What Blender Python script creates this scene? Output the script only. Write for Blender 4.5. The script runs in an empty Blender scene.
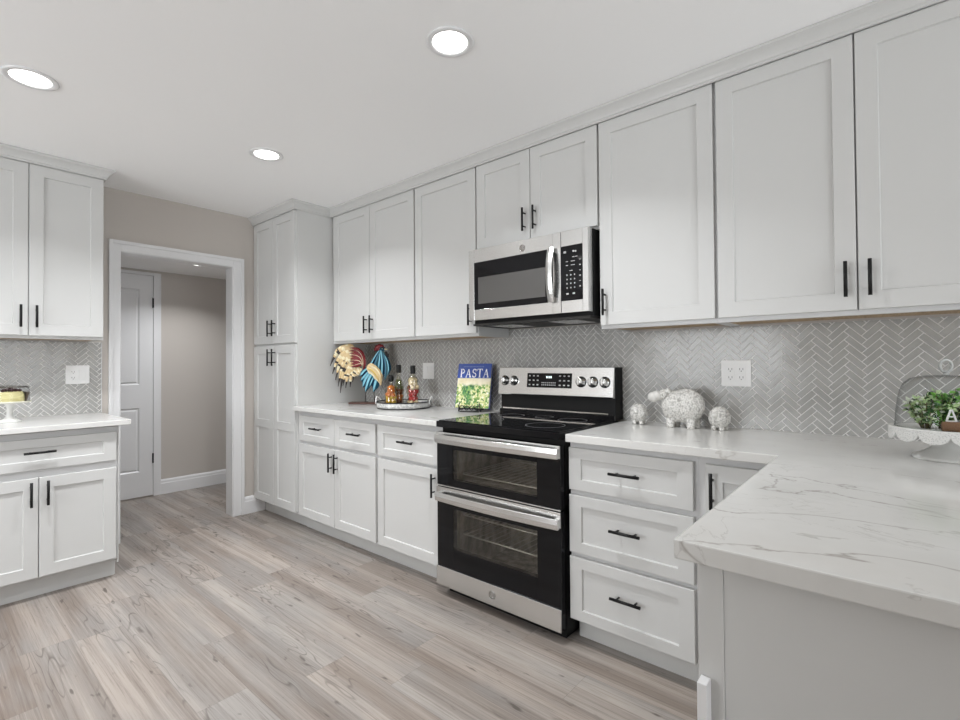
import bpy, bmesh, math, random
from mathutils import Vector, Matrix
random.seed(7)
SC = bpy.context.scene
COL = SC.collection
PI = math.pi

# ------------------------------------------------------------------ camera
FPX, V0, YAW, PITCH, ROLL = 488.62, 356.51, 40.535, 0.7818, -0.45
CX, CY, CZ = 4.1028, -2.5056, 1.2246
th, pt, rl = (math.radians(a) for a in (YAW, PITCH, ROLL))
f0 = Vector((-math.sin(th), math.cos(th), 0)); r0 = Vector((math.cos(th), math.sin(th), 0)); u0 = Vector((0, 0, 1))
fw = f0*math.cos(pt) + u0*math.sin(pt); up = u0*math.cos(pt) - f0*math.sin(pt)
cX = r0*math.cos(rl) + up*math.sin(rl); cY = up*math.cos(rl) - r0*math.sin(rl)
cam_data = bpy.data.cameras.new('camera'); cam = bpy.data.objects.new('camera', cam_data); COL.objects.link(cam)
cam.matrix_world = Matrix(((cX.x, cY.x, -fw.x, CX), (cX.y, cY.y, -fw.y, CY), (cX.z, cY.z, -fw.z, CZ), (0, 0, 0, 1)))
cam_data.lens = FPX*36/960; cam_data.sensor_width = 36; cam_data.shift_y = (V0-360)/960
cam_data.clip_start = 0.02
SC.camera = cam

# ------------------------------------------------------------------ world, light, exposure
CEIL = 2.4515
W = bpy.data.worlds.new('world'); SC.world = W; W.use_nodes = True
W.node_tree.nodes['Background'].inputs[0].default_value = (0.86, 0.93, 1.0, 1)
W.node_tree.nodes['Background'].inputs[1].default_value = 1.0
def area(name, loc, rot, sx, sy, power, color=(1, 1, 1), spread=180):
    l = bpy.data.lights.new(name, 'AREA'); l.shape = 'RECTANGLE'; l.size = sx; l.size_y = sy
    l.energy = power; l.color = color; l.spread = math.radians(spread)
    o = bpy.data.objects.new(name, l); COL.objects.link(o); o.location = loc; o.rotation_euler = rot
    return o
# fill lights added at unseen window and door, tilted up to brighten the ceiling
area('added_window_fill', (2.0, -5.95, 1.45), (PI/2+math.radians(36), 0, 0), 2.4, 1.5, 74, (0.93, 0.965, 1.0))
area('added_door_fill', (7.5, -1.75, 1.2), (PI/2+math.radians(35), 0, PI/2), 2.3, 2.0, 56, (0.93, 0.965, 1.0))
CAN_W = 8.8
VS = SC.view_settings
VS.view_transform = 'Standard'; VS.look = 'None'; VS.gamma = 1; VS.use_curve_mapping = False
VS.exposure = 0.50
SC.cycles.use_denoising = True
SC.cycles.max_bounces = 10; SC.cycles.diffuse_bounces = 6; SC.cycles.transparent_max_bounces = 12
SC.cycles.caustics_reflective = False; SC.cycles.caustics_refractive = False
SC.cycles.sample_clamp_indirect = 6

# ------------------------------------------------------------------ materials
def mat(name, col, rough=0.5, metal=0.0, spec=0.5, coat=0.0, trans=0.0, ior=1.45, emit=None, es=0):
    m = bpy.data.materials.new(name); m.use_nodes = True
    b = m.node_tree.nodes['Principled BSDF']
    b.inputs['Base Color'].default_value = (*col, 1); b.inputs['Roughness'].default_value = rough
    b.inputs['Metallic'].default_value = metal; b.inputs['Specular IOR Level'].default_value = spec
    b.inputs['Coat Weight'].default_value = coat; b.inputs['Transmission Weight'].default_value = trans
    b.inputs['IOR'].default_value = ior
    if emit: b.inputs['Emission Color'].default_value = (*emit, 1); b.inputs['Emission Strength'].default_value = es
    return m
class NT:
    def __init__(s, m): s.m = m; s.t = m.node_tree; s.b = s.t.nodes['Principled BSDF']
    def n(s, typ, ins=None, **kw):
        nd = s.t.nodes.new(typ)
        for k, v in kw.items(): setattr(nd, k, v)
        for k, v in (ins or {}).items():
            if isinstance(v, bpy.types.NodeSocket): s.t.links.new(v, nd.inputs[k])
            else: nd.inputs[k].default_value = v
        return nd
    def math(s, op, a, b=0.0, c=0.0): return s.n('ShaderNodeMath', {0: a, 1: b, 2: c}, operation=op).outputs[0]
    def ramp(s, fac, stops):
        nd = s.n('ShaderNodeValToRGB', {0: fac}); cr = nd.color_ramp
        while len(cr.elements) < len(stops): cr.elements.new(0.5)
        for e, (p, c) in zip(cr.elements, stops): e.position = p; e.color = (*c, 1) if len(c) == 3 else c
        return nd.outputs[0]
    def mix(s, fac, a, b, mode='MIX'):
        nd = s.n('ShaderNodeMix', data_type='RGBA', blend_type=mode)
        for i, v in ((0, fac), (6, a), (7, b)):
            if isinstance(v, bpy.types.NodeSocket): s.t.links.new(v, nd.inputs[i])
            else: nd.inputs[i].default_value = v if i == 0 or len(v) == 4 else (*v, 1)
        return nd.outputs[2]
    def obj(s): return s.n('ShaderNodeTexCoord').outputs['Object']
    def noise(s, vec, scale, detail=3, rough=0.5, dist=0.0):
        return s.n('ShaderNodeTexNoise', {'Vector': vec, 'Scale': scale, 'Detail': detail, 'Roughness': rough, 'Distortion': dist})
    def mapv(s, vec, scale=(1, 1, 1), rot=(0, 0, 0), loc=(0, 0, 0)):
        return s.n('ShaderNodeMapping', {0: vec, 1: loc, 2: rot, 3: scale}).outputs[0]
    def base(s, sock): s.t.links.new(sock, s.b.inputs['Base Color'])
    def bump(s, h, strength=0.2, dist=0.002):
        nd = s.n('ShaderNodeBump', {'Height': h, 'Strength': strength, 'Distance': dist})
        s.t.links.new(nd.outputs[0], s.b.inputs['Normal'])

M = {}
M['cabinet'] = mat('cabinet_paint', (0.585, 0.585, 0.573), 0.42)
k = NT(M['cabinet']); nz = k.noise(k.mapv(k.obj(), (60, 60, 4)), 3, 3); k.bump(nz.outputs[0], 0.05, 0.0006)
M['frame'] = mat('cabinet_carcass', (0.60, 0.60, 0.60), 0.38)
M['trimwhite'] = mat('trim_white', (0.76, 0.76, 0.765), 0.3)
M['ceiling'] = mat('ceiling_paint', (0.95, 0.95, 0.95), 0.8)
k = NT(M['ceiling']); nz = k.noise(k.obj(), 90, 4); k.bump(nz.outputs[0], 0.12, 0.001)
M['wall'] = mat('taupe_wall', (0.53, 0.492, 0.455), 0.75)
k = NT(M['wall']); nz = k.noise(k.obj(), 120, 3); k.bump(nz.outputs[0], 0.1, 0.001)
M['rawwood'] = mat('raw_wood', (0.42, 0.29, 0.17), 0.6)
k = NT(M['rawwood']); nz = k.noise(k.mapv(k.obj(), (40, 3, 3)), 4, 4)
k.base(k.ramp(nz.outputs[0], [(0.3, (0.30, 0.20, 0.11)), (0.7, (0.50, 0.36, 0.22))]))
M['black'] = mat('black_metal', (0.008, 0.008, 0.008), 0.4, 0.0, 0.3)
M['blackgloss'] = mat('black_gloss', (0.006, 0.006, 0.007), 0.05, 0, 0.28)
M['blackmatt'] = mat('black_matt', (0.008, 0.008, 0.008), 0.5, 0, 0.2)
M['darkgap'] = mat('dark_vent', (0.03, 0.028, 0.026), 0.6)
def steel(name, axis, col=(0.70, 0.70, 0.69), rough=0.24):
    m = mat(name, col, rough, 1.0); k = NT(m)
    sc = {'x': (1.2, 220, 220), 'z': (220, 220, 1.2)}[axis]
    nz = k.noise(k.mapv(k.obj(), sc), 1.6, 3)
    k.bump(nz.outputs[0], 0.05, 0.0006)
    r = k.math('MULTIPLY_ADD', nz.outputs[0], 0.14, rough-0.07); k.t.links.new(r, k.b.inputs['Roughness'])
    return m
M['steel'] = steel('brushed_steel', 'x'); M['steelv'] = steel('brushed_steel_upright', 'z')
M['chrome'] = mat('polished_steel', (0.75, 0.74, 0.72), 0.12, 1.0)
M['badge'] = mat('badge_grey', (0.22, 0.20, 0.18), 0.35, 0.6)
M['rack'] = mat('rack_wire', (0.75, 0.74, 0.72), 0.3, 0.8)
M['liner'] = mat('oven_liner', (0.22, 0.20, 0.18), 0.45)
k = NT(M['liner']); nz = k.noise(k.mapv(k.obj(), (6, 6, 3)), 3, 4, 0.6)
k.base(k.ramp(nz.outputs[0], [(0.35, (0.30, 0.28, 0.25)), (0.65, (0.72, 0.68, 0.62))]))
M['plate'] = mat('wall_plate', (0.78, 0.78, 0.77), 0.35)
M['bulb'] = mat('lamp_lens', (1, 1, 1), 0.5, emit=(1, 0.985, 0.96), es=6)
M['grout'] = mat('grout', (0.86, 0.855, 0.84), 0.8)
M['tile'] = mat('glazed_tile', (0.30, 0.295, 0.28), 0.17, 0, 0.42)
k = NT(M['tile']); nz = k.noise(k.obj(), 9, 3, 0.6)
k.base(k.ramp(nz.outputs[0], [(0.3, (0.34, 0.335, 0.32)), (0.7, (0.41, 0.405, 0.39))]))
nz = k.noise(k.obj(), 45, 2); k.bump(nz.outputs[0], 0.25, 0.0015)
# window glass: thin, straight-through
def thin_glass(name, tint=(1, 1, 1), gloss=0.08, rough=0.02, edge=0.0):
    """thin glass: straight-through, mirrors and darkens more towards grazing angles"""
    m = bpy.data.materials.new(name); m.use_nodes = True; t = m.node_tree; t.nodes.clear()
    o = t.nodes.new('ShaderNodeOutputMaterial'); mx = t.nodes.new('ShaderNodeMixShader')
    a = t.nodes.new('ShaderNodeBsdfTransparent'); g = t.nodes.new('ShaderNodeBsdfGlossy'); g.inputs['Roughness'].default_value = rough
    lw = t.nodes.new('ShaderNodeLayerWeight'); lw.inputs[0].default_value = 0.5
    pw = t.nodes.new('ShaderNodeMath'); pw.operation = 'POWER'; pw.inputs[1].default_value = 4.0; t.links.new(lw.outputs['Facing'], pw.inputs[0])
    ml = t.nodes.new('ShaderNodeMath'); ml.operation = 'MULTIPLY_ADD'; ml.inputs[1].default_value = edge; ml.inputs[2].default_value = gloss; ml.use_clamp = True
    t.links.new(pw.outputs[0], ml.inputs[0]); t.links.new(ml.outputs[0], mx.inputs[0])
    cm = t.nodes.new('ShaderNodeMix'); cm.data_type = 'RGBA'; cm.inputs[6].default_value = (*tint, 1); cm.inputs[7].default_value = (*[c*(1-0.75*min(1, edge*2)) for c in tint], 1)
    t.links.new(pw.outputs[0], cm.inputs[0]); t.links.new(cm.outputs[2], a.inputs[0])
    t.links.new(a.outputs[0], mx.inputs[1]); t.links.new(g.outputs[0], mx.inputs[2]); t.links.new(mx.outputs[0], o.inputs[0])
    return m
M['winglass'] = thin_glass('window_glass')
M['ovenglass'] = thin_glass('oven_window_glass', (0.78, 0.77, 0.74), 0.06)
M['domeglass'] = thin_glass('dome_glass', (0.95, 0.96, 0.96), 0.012, edge=0.5)
M['jarglass'] = thin_glass('bottle_glass', (0.86, 0.85, 0.78), 0.12, edge=0.45)

# floor: long grey-brown planks running along x
M['floor'] = mat('vinyl_plank', (0.4, 0.36, 0.32), 0.36, 0, 0.4); k = NT(M['floor'])
P = k.obj(); sep = k.n('ShaderNodeSeparateXYZ', {0: P}); X, Y = sep.outputs[0], sep.outputs[1]
PW, PL = 0.178, 1.22
yr = k.math('DIVIDE', k.math('ADD', Y, 10.03), PW); row = k.math('FLOOR', yr)
rr = k.n('ShaderNodeTexWhiteNoise', {'W': row}, noise_dimensions='1D').outputs[0]
xr = k.math('ADD', k.math('DIVIDE', X, PL), k.math('MULTIPLY', rr, 7.3)); colm = k.math('FLOOR', xr)
idv = k.n('ShaderNodeCombineXYZ', {0: row, 1: colm, 2: 3.7}).outputs[0]
wn = k.n('ShaderNodeTexWhiteNoise', {'Vector': idv}, noise_dimensions='3D'); rid = wn.outputs[0]
seed = k.math('MULTIPLY', rid, 37.0)
def cv(sx, sy, z=seed): return k.n('ShaderNodeCombineXYZ', {0: k.math('MULTIPLY', X, sx), 1: k.math('MULTIPLY', Y, sy), 2: z}).outputs[0]
tone = k.ramp(rid, [(0.0, (0.285, 0.235, 0.205)), (0.25, (0.40, 0.355, 0.32)), (0.5, (0.33, 0.295, 0.27)), (0.72, (0.43, 0.395, 0.365)), (1.0, (0.335, 0.325, 0.315))])
strip = k.noise(cv(0.22, 13), 1.0, 2, 0.5).outputs[0]
c1 = k.mix(k.ramp(strip, [(0.40, (0, 0, 0)), (0.47, (0.35, 0.35, 0.35)), (0.53, (0.6, 0.6, 0.6)), (0.58, (1, 1, 1))]), k.mix(0.6, tone, (0.19, 0.155, 0.13)), k.mix(0.55, tone, (0.64, 0.59, 0.54)))
c1 = k.mix(0.64, tone, c1)
hue = k.noise(cv(1.1, 4), 1.2, 3, 0.6).outputs[0]
c1 = k.mix(k.ramp(hue, [(0.42, (0, 0, 0)), (0.62, (0.55, 0.55, 0.55))]), c1, (0.32, 0.325, 0.325))
gr = k.noise(cv(1.6, 85), 1.5, 7, 0.75).outputs[0]
c2 = k.mix(k.ramp(gr, [(0.36, (0.5, 0.5, 0.5)), (0.50, (0, 0, 0))]), c1, (0.15, 0.12, 0.10))
c2 = k.mix(k.ramp(gr, [(0.55, (0, 0, 0)), (0.72, (0.45, 0.45, 0.45))]), c2, (0.62, 0.58, 0.54))
wob = k.noise(cv(1.3, 9), 1.0, 2, 0.5).outputs[0]
ring = k.math('FRACT', k.math('MULTIPLY', wob, 13.0))
rmask = k.ramp(k.noise(cv(0.9, 5, k.math('ADD', seed, 9.0)), 1.3, 2).outputs[0], [(0.50, (0, 0, 0)), (0.60, (1, 1, 1))])
rline = k.ramp(ring, [(0.0, (0.8, 0.8, 0.8)), (0.14, (0, 0, 0)), (0.9, (0, 0, 0)), (1.0, (0.8, 0.8, 0.8))])
c3 = k.mix(k.math('MULTIPLY', k.math('MULTIPLY', rline, rmask), 0.8), c2, (0.08, 0.065, 0.055))
kn = k.noise(cv(6, 22), 1.6, 2, 0.4).outputs[0]
c3 = k.mix(k.ramp(kn, [(0.70, (0, 0, 0)), (0.76, (0.75, 0.75, 0.75))]), c3, (0.10, 0.085, 0.075))
fy = k.math('FRACT', yr); fx = k.math('FRACT', xr)
gap = k.math('MAXIMUM', k.math('LESS_THAN', fy, 0.010), k.math('LESS_THAN', fx, 0.0012))
c4 = k.mix(k.math('MULTIPLY', gap, 0.45), c3, (0.13, 0.11, 0.10))
c5 = k.mix(1.0, c4, (0.78, 0.75, 0.725), 'MULTIPLY'); k.base(c5); k.bump(gr, 0.08, 0.001)

# quartz worktop
M['quartz'] = mat('quartz', (0.7, 0.7, 0.68), 0.12, 0, 0.5); k = NT(M['quartz']); P = k.obj()
def vein(scale, w, off, dist=1.2):
    v = k.mapv(P, (1, 1.9, 1.5), (0.3, 0.2, 0.5), off)
    a = k.noise(v, scale, 6, 0.55, dist).outputs[0]
    return k.ramp(k.math('ABSOLUTE', k.math('SUBTRACT', a, 0.5)), [(0.0, (1, 1, 1)), (w, (0, 0, 0))])
mask = k.ramp(k.noise(P, 1.7, 2).outputs[0], [(0.47, (0, 0, 0)), (0.60, (1, 1, 1))])
cloud = k.noise(P, 3.0, 4, 0.6).outputs[0]
cb = k.ramp(cloud, [(0.3, (0.63, 0.625, 0.605)), (0.7, (0.72, 0.715, 0.695))])
v1 = k.math('MULTIPLY', vein(1.1, 0.010, (3, 1, 0)), mask); v2 = k.math('MULTIPLY', vein(2.1, 0.006, (7, 2, 4), 2.0), 0.35)
cq = k.mix(k.math('MULTIPLY', v1, 0.7), cb, (0.30, 0.275, 0.25)); cq = k.mix(k.math('MULTIPLY', v2, mask), cq, (0.36, 0.34, 0.32))
patch = k.ramp(k.noise(k.mapv(P, (2.2, 7, 9)), 1.4, 5, 0.7, 1.0).outputs[0], [(0.635, (0, 0, 0)), (0.645, (0.6, 0.6, 0.6)), (0.69, (0.35, 0.35, 0.35))])
cq = k.mix(patch, cq, (0.42, 0.41, 0.38)); k.base(cq)

# ------------------------------------------------------------------ mesh helpers
class MB:
    """collects shapes into one mesh object"""
    def __init__(s): s.bm = bmesh.new(); s.mats = []
    def mi(s, m):
        if m is None: return 0
        if m not in s.mats: s.mats.append(m)
        return s.mats.index(m)
    def _tag(s, fs, m):
        i = s.mi(m)
        for f in fs: f.material_index = i
    def box(s, x0, x1, y0, y1, z0, z1, m=None, bev=0.0):
        vs = [s.bm.verts.new((x, y, z)) for z in (z0, z1) for x, y in ((x0, y0), (x1, y0), (x1, y1), (x0, y1))]
        q = [(0, 3, 2, 1), (4, 5, 6, 7), (0, 1, 5, 4), (1, 2, 6, 5), (2, 3, 7, 6), (3, 0, 4, 7)]
        fs = [s.bm.faces.new([vs[i] for i in a]) for a in q]
        if bev:
            es = list({e for f in fs for e in f.edges})
            r = bmesh.ops.bevel(s.bm, geom=es, offset=bev, segments=2, profile=0.5, affect='EDGES')
            fs = [f for f in r['faces']] + [f for f in fs if f.is_valid]
        s._tag(fs, m); return s
    def poly_prism(s, pts, axis, a0, a1, m=None):
        """pts 2D closed outline; axis the extrusion axis; other two axes in cyclic order"""
        def P3(p, a): return {'x': (a, p[0], p[1]), 'y': (p[0], a, p[1]), 'z': (p[0], p[1], a)}[axis]
        A = [s.bm.verts.new(P3(p, a0)) for p in pts]; B = [s.bm.verts.new(P3(p, a1)) for p in pts]
        n = len(pts); fs = [s.bm.faces.new(A), s.bm.faces.new(B[::-1])]
        for i in range(n): fs.append(s.bm.faces.new((A[i], B[i], B[(i+1) % n], A[(i+1) % n])))
        s._tag(fs, m); return s
    def tube(s, pts, r, m=None, seg=10, cap=True, closed=False):
        pts = [Vector(p) for p in pts]; rs = r if isinstance(r, (list, tuple)) else [r]*len(pts); n = len(pts)
        rings = []; prev = None
        for i, p in enumerate(pts):
            if closed: t = (pts[(i+1) % n]-pts[i-1]).normalized()
            else: t = (pts[min(i+1, n-1)]-pts[max(i-1, 0)]).normalized()
            if prev is None:
                a = Vector((0, 0, 1)) if abs(t.z) < 0.9 else Vector((1, 0, 0)); u = t.cross(a).normalized()
            else: u = (prev-t*prev.dot(t)).normalized()
            prev = u; v = t.cross(u)
            rings.append([s.bm.verts.new(p+(u*math.cos(2*PI*j/seg)+v*math.sin(2*PI*j/seg))*rs[i]) for j in range(seg)])
        fs = []
        for i in range(n if closed else n-1):
            A, B = rings[i], rings[(i+1) % n]
            for j in range(seg): fs.append(s.bm.faces.new((A[j], A[(j+1) % seg], B[(j+1) % seg], B[j])))
        for f in fs: f.smooth = True
        if cap and not closed: fs += [s.bm.faces.new(rings[0][::-1]), s.bm.faces.new(rings[-1])]
        s._tag(fs, m); return s
    def lathe(s, prof, c=(0, 0, 0), m=None, seg=32, axis='z', flute=None):
        """prof list of (r, h); closes at r=0"""
        rings = []
        for r, h in prof:
            ring = []
            for j in range(1 if r < 1e-6 else seg):
                a = 2*PI*j/seg; x, y = r*math.cos(a), r*math.sin(a)
                p = {'z': (x, y, h), 'y': (x, h, y), 'x': (h, x, y)}[axis]
                ring.append(s.bm.verts.new((c[0]+p[0], c[1]+p[1], c[2]+p[2])))
            rings.append(ring)
        fs = []
        for A, B in zip(rings, rings[1:]):
            for j in range(seg):
                q = [A[j % len(A)], A[(j+1) % len(A)], B[(j+1) % len(B)], B[j % len(B)]]
                u = []
                for v in q:
                    if v not in u: u.append(v)
                if len(u) > 2:
                    f = s.bm.faces.new(u); f.smooth = True; fs.append(f)
        s._tag(fs, m); return s
    def ball(s, c, r, m=None, sub=2, sc=(1, 1, 1)):
        mtx = Matrix.Translation(c) @ Matrix.Diagonal((r*sc[0], r*sc[1], r*sc[2], 1))
        g = bmesh.ops.create_icosphere(s.bm, subdivisions=sub, radius=1, matrix=mtx)
        fs = list({f for v in g['verts'] for f in v.link_faces})
        for f in fs: f.smooth = True
        s._tag(fs, m); return s
    def build(s, name, m=None, parent=None, bevel=0, loc=None, rot=None, norm=True):
        if norm: bmesh.ops.recalc_face_normals(s.bm, faces=s.bm.faces[:])
        me = bpy.data.meshes.new(name); s.bm.to_mesh(me); s.bm.free()
        for x in (s.mats or [m]): me.materials.append(x)
        o = bpy.data.objects.new(name, me); COL.objects.link(o)
        if parent: o.parent = parent
        if loc: o.location = loc
        if rot: o.rotation_euler = rot
        if bevel:
            b = o.modifiers.new('bevel', 'BEVEL'); b.width = bevel; b.segments = 2; b.limit_method = 'ANGLE'; b.angle_limit = math.radians(40)
        return o
def tag(o, label=None, cat=None, group=None, kind=None):
    if label: o['label'] = label
    if cat: o['category'] = cat
    if group: o['group'] = group
    if kind: o['kind'] = kind
    return o
def empty(name, loc, rz=0, label=None, cat=None, group=None):
    o = bpy.data.objects.new(name, None); COL.objects.link(o); o.empty_display_size = 0.05
    o.location = loc; o.rotation_euler = (0, 0, rz); tag(o, label, cat, group); return o
def struct(name, mb, m=None, bevel=0): return tag(mb.build(name, m, None, bevel), kind='structure')

# ------------------------------------------------------------------ the room shell
YE, XE = -6.0, 7.6        # far sides of the room, behind and right of the camera
HX, HY0, HY1, HC = -1.257, -2.6, 0.35, 2.125   # hall beyond the doorway
mb = MB(); mb.box(HX-0.1, XE, YE, 0.5, -0.06, 0); struct('floor', mb, M['floor'])
mb = MB(); mb.box(-0.12, XE+0.12, YE-0.12, 0.12, CEIL, CEIL+0.1); struct('ceiling', mb, M['ceiling'])
mb = MB(); mb.box(-0.12, XE+0.12, 0, 0.12, 0, CEIL); struct('wall_back', mb, M['wall'])
DY0, DY1, DH = -1.548, -0.800, 2.020  # clear opening to the hall
mb = MB(); mb.box(-0.12, 0, YE, DY0-0.02, 0, CEIL); mb.box(-0.12, 0, DY1+0.02, 0, 0, CEIL); mb.box(-0.12, 0, DY0-0.02, DY1+0.02, DH+0.02, CEIL)
struct('wall_left', mb, M['wall'])
def wall_holes(name, horiz, a0, a1, fixed, holes):
    mb = MB(); cur = a0
    def put(s0, s1, z0, z1):
        if s1-s0 < 1e-4 or z1-z0 < 1e-4: return
        if horiz: mb.box(s0, s1, fixed[0], fixed[1], z0, z1)
        else: mb.box(fixed[0], fixed[1], s0, s1, z0, z1)
    for h0, h1, z0, z1 in holes: put(cur, h0, 0, CEIL); put(h0, h1, 0, z0); put(h0, h1, z1, CEIL); cur = h1
    put(cur, a1, 0, CEIL); struct(name, mb, M['wall'])
wall_holes('wall_front', True, -0.12, XE+0.12, (YE-0.12, YE), [(0.8, 3.2, 0.7, 2.2)])
wall_holes('wall_right', False, YE, 0, (XE, XE+0.12), [(-2.9, -0.6, 0.02, 2.12)])
mb = MB(); mb.box(3.28, XE, -3.17, -3.05, 0, CEIL); struct('wall_light_shield', mb, M['wall'])  # unseen wall added to shield the peninsula end from window light
def window(name, x0, x1, z0, z1, y=None, x=None, n=2):
    mb = MB(); w = 0.05
    def bar(a0, a1, c0, c1):
        if y is not None: mb.box(a0, a1, y-0.08, y-0.03, c0, c1)
        else: mb.box(x+0.03, x+0.08, a0, a1, c0, c1)
    bar(x0, x1, z0, z0+w); bar(x0, x1, z1-w, z1)
    for i in range(n+1):
        c = x0+(x1-x0)*i/n; a = min(max(c-w/2, x0), x1-w); bar(a, a+w, z0+w, z1-w)
    fr = struct(name, mb, M['trimwhite'])
    g = MB()
    if y is not None: g.box(x0+w, x1-w, y-0.057, y-0.053, z0+w, z1-w)
    else: g.box(x+0.053, x+0.057, x0+w, x1-w, z0+w, z1-w)
    g.build('window_pane', M['winglass'], fr)
window('window_1', 0.8, 3.2, 0.7, 2.2, y=YE)  # unseen window, added and placed for the light it lets in
window('window_2', -2.9, -0.6, 0.02, 2.12, x=XE)  # unseen glazed door, added to light the room from the right
# hall
mb = MB(); mb.box(HX-0.1, HX, HY0, HY1, 0, CEIL); struct('wall_hall', mb, M['wall'])
mb = MB(); mb.box(HX-0.1, -0.12, HY0-0.1, HY0, 0, CEIL); struct('wall_hall_near', mb, M['wall'])
mb = MB(); mb.box(HX-0.1, -0.12, HY1, HY1+0.1, 0, CEIL); struct('wall_hall_end', mb, M['wall'])
mb = MB(); mb.box(HX-0.1, -0.12, HY0-0.1, HY1+0.1, HC, HC+0.1); struct('ceiling_hall', mb, M['ceiling'])

# doorway casing and jambs (stepped profile)
CY0, CY1, CZ1 = -1.619, -0.710, 2.097
mb = MB()
def casing(mb, xa, sgn, y0, y1, ztop, ci0, ci1, zi):
    t1, t2 = 0.018*sgn, 0.012*sgn
    def bx(t, a0, a1, z0, z1): mb.box(min(xa, xa+t), max(xa, xa+t), a0, a1, z0, z1)
    bx(t1, y0, y0+0.024, 0, ztop); bx(t2, y0+0.024, ci0, 0, ztop-0.024)
    bx(t1, y1-0.024, y1, 0, ztop); bx(t2, ci1, y1-0.024, 0, ztop-0.024)
    bx(t1, y0+0.024, y1-0.024, ztop-0.024, ztop); bx(t2, ci0, ci1, zi, ztop-0.024)
casing(mb, 0.0, 1, CY0, CY1, CZ1, DY0-0.004, DY1+0.004, DH+0.004)
casing(mb, -0.12, -1, CY0, CY1, CZ1, DY0-0.004, DY1+0.004, DH+0.004)
mb.box(-0.12, 0, DY0-0.02, DY0, 0, DH+0.02); mb.box(-0.12, 0, DY1, DY1+0.02, 0, DH+0.02); mb.box(-0.12, 0, DY0, DY1, DH, DH+0.02)
struct('trim_1', mb, M['trimwhite'], 0.002)
# hall door with its casing
mb = MB(); t = 0.018
mb.box(HX, HX+t, -1.003, -0.940, 0, 2.103); mb.box(HX, HX+t, -1.90, -1.845, 0, 2.103); mb.box(HX, HX+t, -1.845, -1.003, 2.075, 2.103)
struct('trim_2', mb, M['trimwhite'], 0.002)
def paneled_leaf(mb, x, y0, y1, z0, z1, panels, t=0.012, inset=0.010):
    """door leaf facing +x with sunk then raised panels"""
    ys = sorted({y0, y1, *[p[0] for p in panels], *[p[1] for p in panels]}); zs = sorted({z0, z1, *[p[2] for p in panels], *[p[3] for p in panels]})
    for i in range(len(ys)-1):
        for j in range(len(zs)-1):
            a, b, c, d = ys[i], ys[i+1], zs[j], zs[j+1]
            if any(p[0] <= a and b <= p[1] and p[2] <= c and d <= p[3] for p in panels): continue
            mb.box(x, x+t, a, b, c, d)
    for a, b, c, d in panels:
        e = 0.028
        o = [(a, c), (b, c), (b, d), (a, d)]; n = [(a+e, c+e), (b-e, c+e), (b-e, d-e), (a+e, d-e)]
        r = [[mb.bm.verts.new((x+h, p[0], p[1])) for p in q] for h, q in ((t, o), (t-inset, [(u+(0.012 if u < (a+b)/2 else -0.012), v+(0.012 if v < (c+d)/2 else -0.012)) for u, v in o]), (t-0.002, n))]
        for A, B in zip(r, r[1:]):
            for q in range(4): mb.bm.faces.new((A[q], A[(q+1) % 4], B[(q+1) % 4], B[q]))
        mb.bm.faces.new(r[-1])
mb = MB(); DX = HX+0.001
paneled_leaf(mb, DX, -1.843, -1.006, 0.012, 2.072, [(-1.735, -1.114, 1.05, 1.94), (-1.735, -1.114, 0.242, 0.834)])
door = struct('door_1', mb, M['trimwhite'])
for z in (1.772, 0.310):
    h = MB(); h.box(DX+0.010, DX+0.020, -1.012, -1.000, z, z+0.092); tag(h.build('hinge', M['black'], door), 'black hinge on the hall door')
h = MB(); h.lathe([(0, 0), (0.026, 0), (0.026, 0.006), (0.010, 0.010), (0.010, 0.035), (0.026, 0.045), (0.028, 0.058), (0.018, 0.068), (0, 0.070)], (DX+0.012, -1.78, 0.95), axis='x'); h.build('door_knob', M['black'], door)
# baseboards
def baseboard(name, path, side=1):
    """path of floor points, wall on the left of travel when side=1"""
    sweep(name, path, [(0, 0), (0.016, 0), (0.016, 0.100), (0.012, 0.108), (0.012, 0.124), (0.006, 0.136), (0, 0.140)], M['trimwhite'])
def sweep_mb(mb, path, prof, z=0.0):
    """profile (outwards, up) swept along a 2D path; outwards = right of travel; mitred"""
    n = len(path); P2 = [Vector(p) for p in path]; nor = []
    for a, b in zip(P2, P2[1:]):
        d = (b-a).normalized(); nor.append(Vector((d.y, -d.x)))
    rings = []
    for i, p in enumerate(P2):
        if i == 0: mv = nor[0]
        elif i == n-1: mv = nor[-1]
        else: m_ = (nor[i-1]+nor[i]).normalized(); mv = m_/max(0.2, m_.dot(nor[i]))
        rings.append([mb.bm.verts.new((p.x+mv.x*o, p.y+mv.y*o, z+h)) for o, h in prof])
    k_ = len(prof)
    for A, B in zip(rings, rings[1:]):
        for j in range(k_): mb.bm.faces.new((A[j], A[(j+1) % k_], B[(j+1) % k_], B[j]))
    mb.bm.faces.new(rings[0]); mb.bm.faces.new(rings[-1][::-1])
def sweep(name, path, prof, m, z=0.0):
    mb = MB(); sweep_mb(mb, path, prof, z); return tag(mb.build(name, m), kind='structure')
baseboard('baseboard_hall', [(HX, -0.940), (HX, HY1)])
baseboard('baseboard_left', [(0, -0.710), (0, -0.536)])

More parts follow.
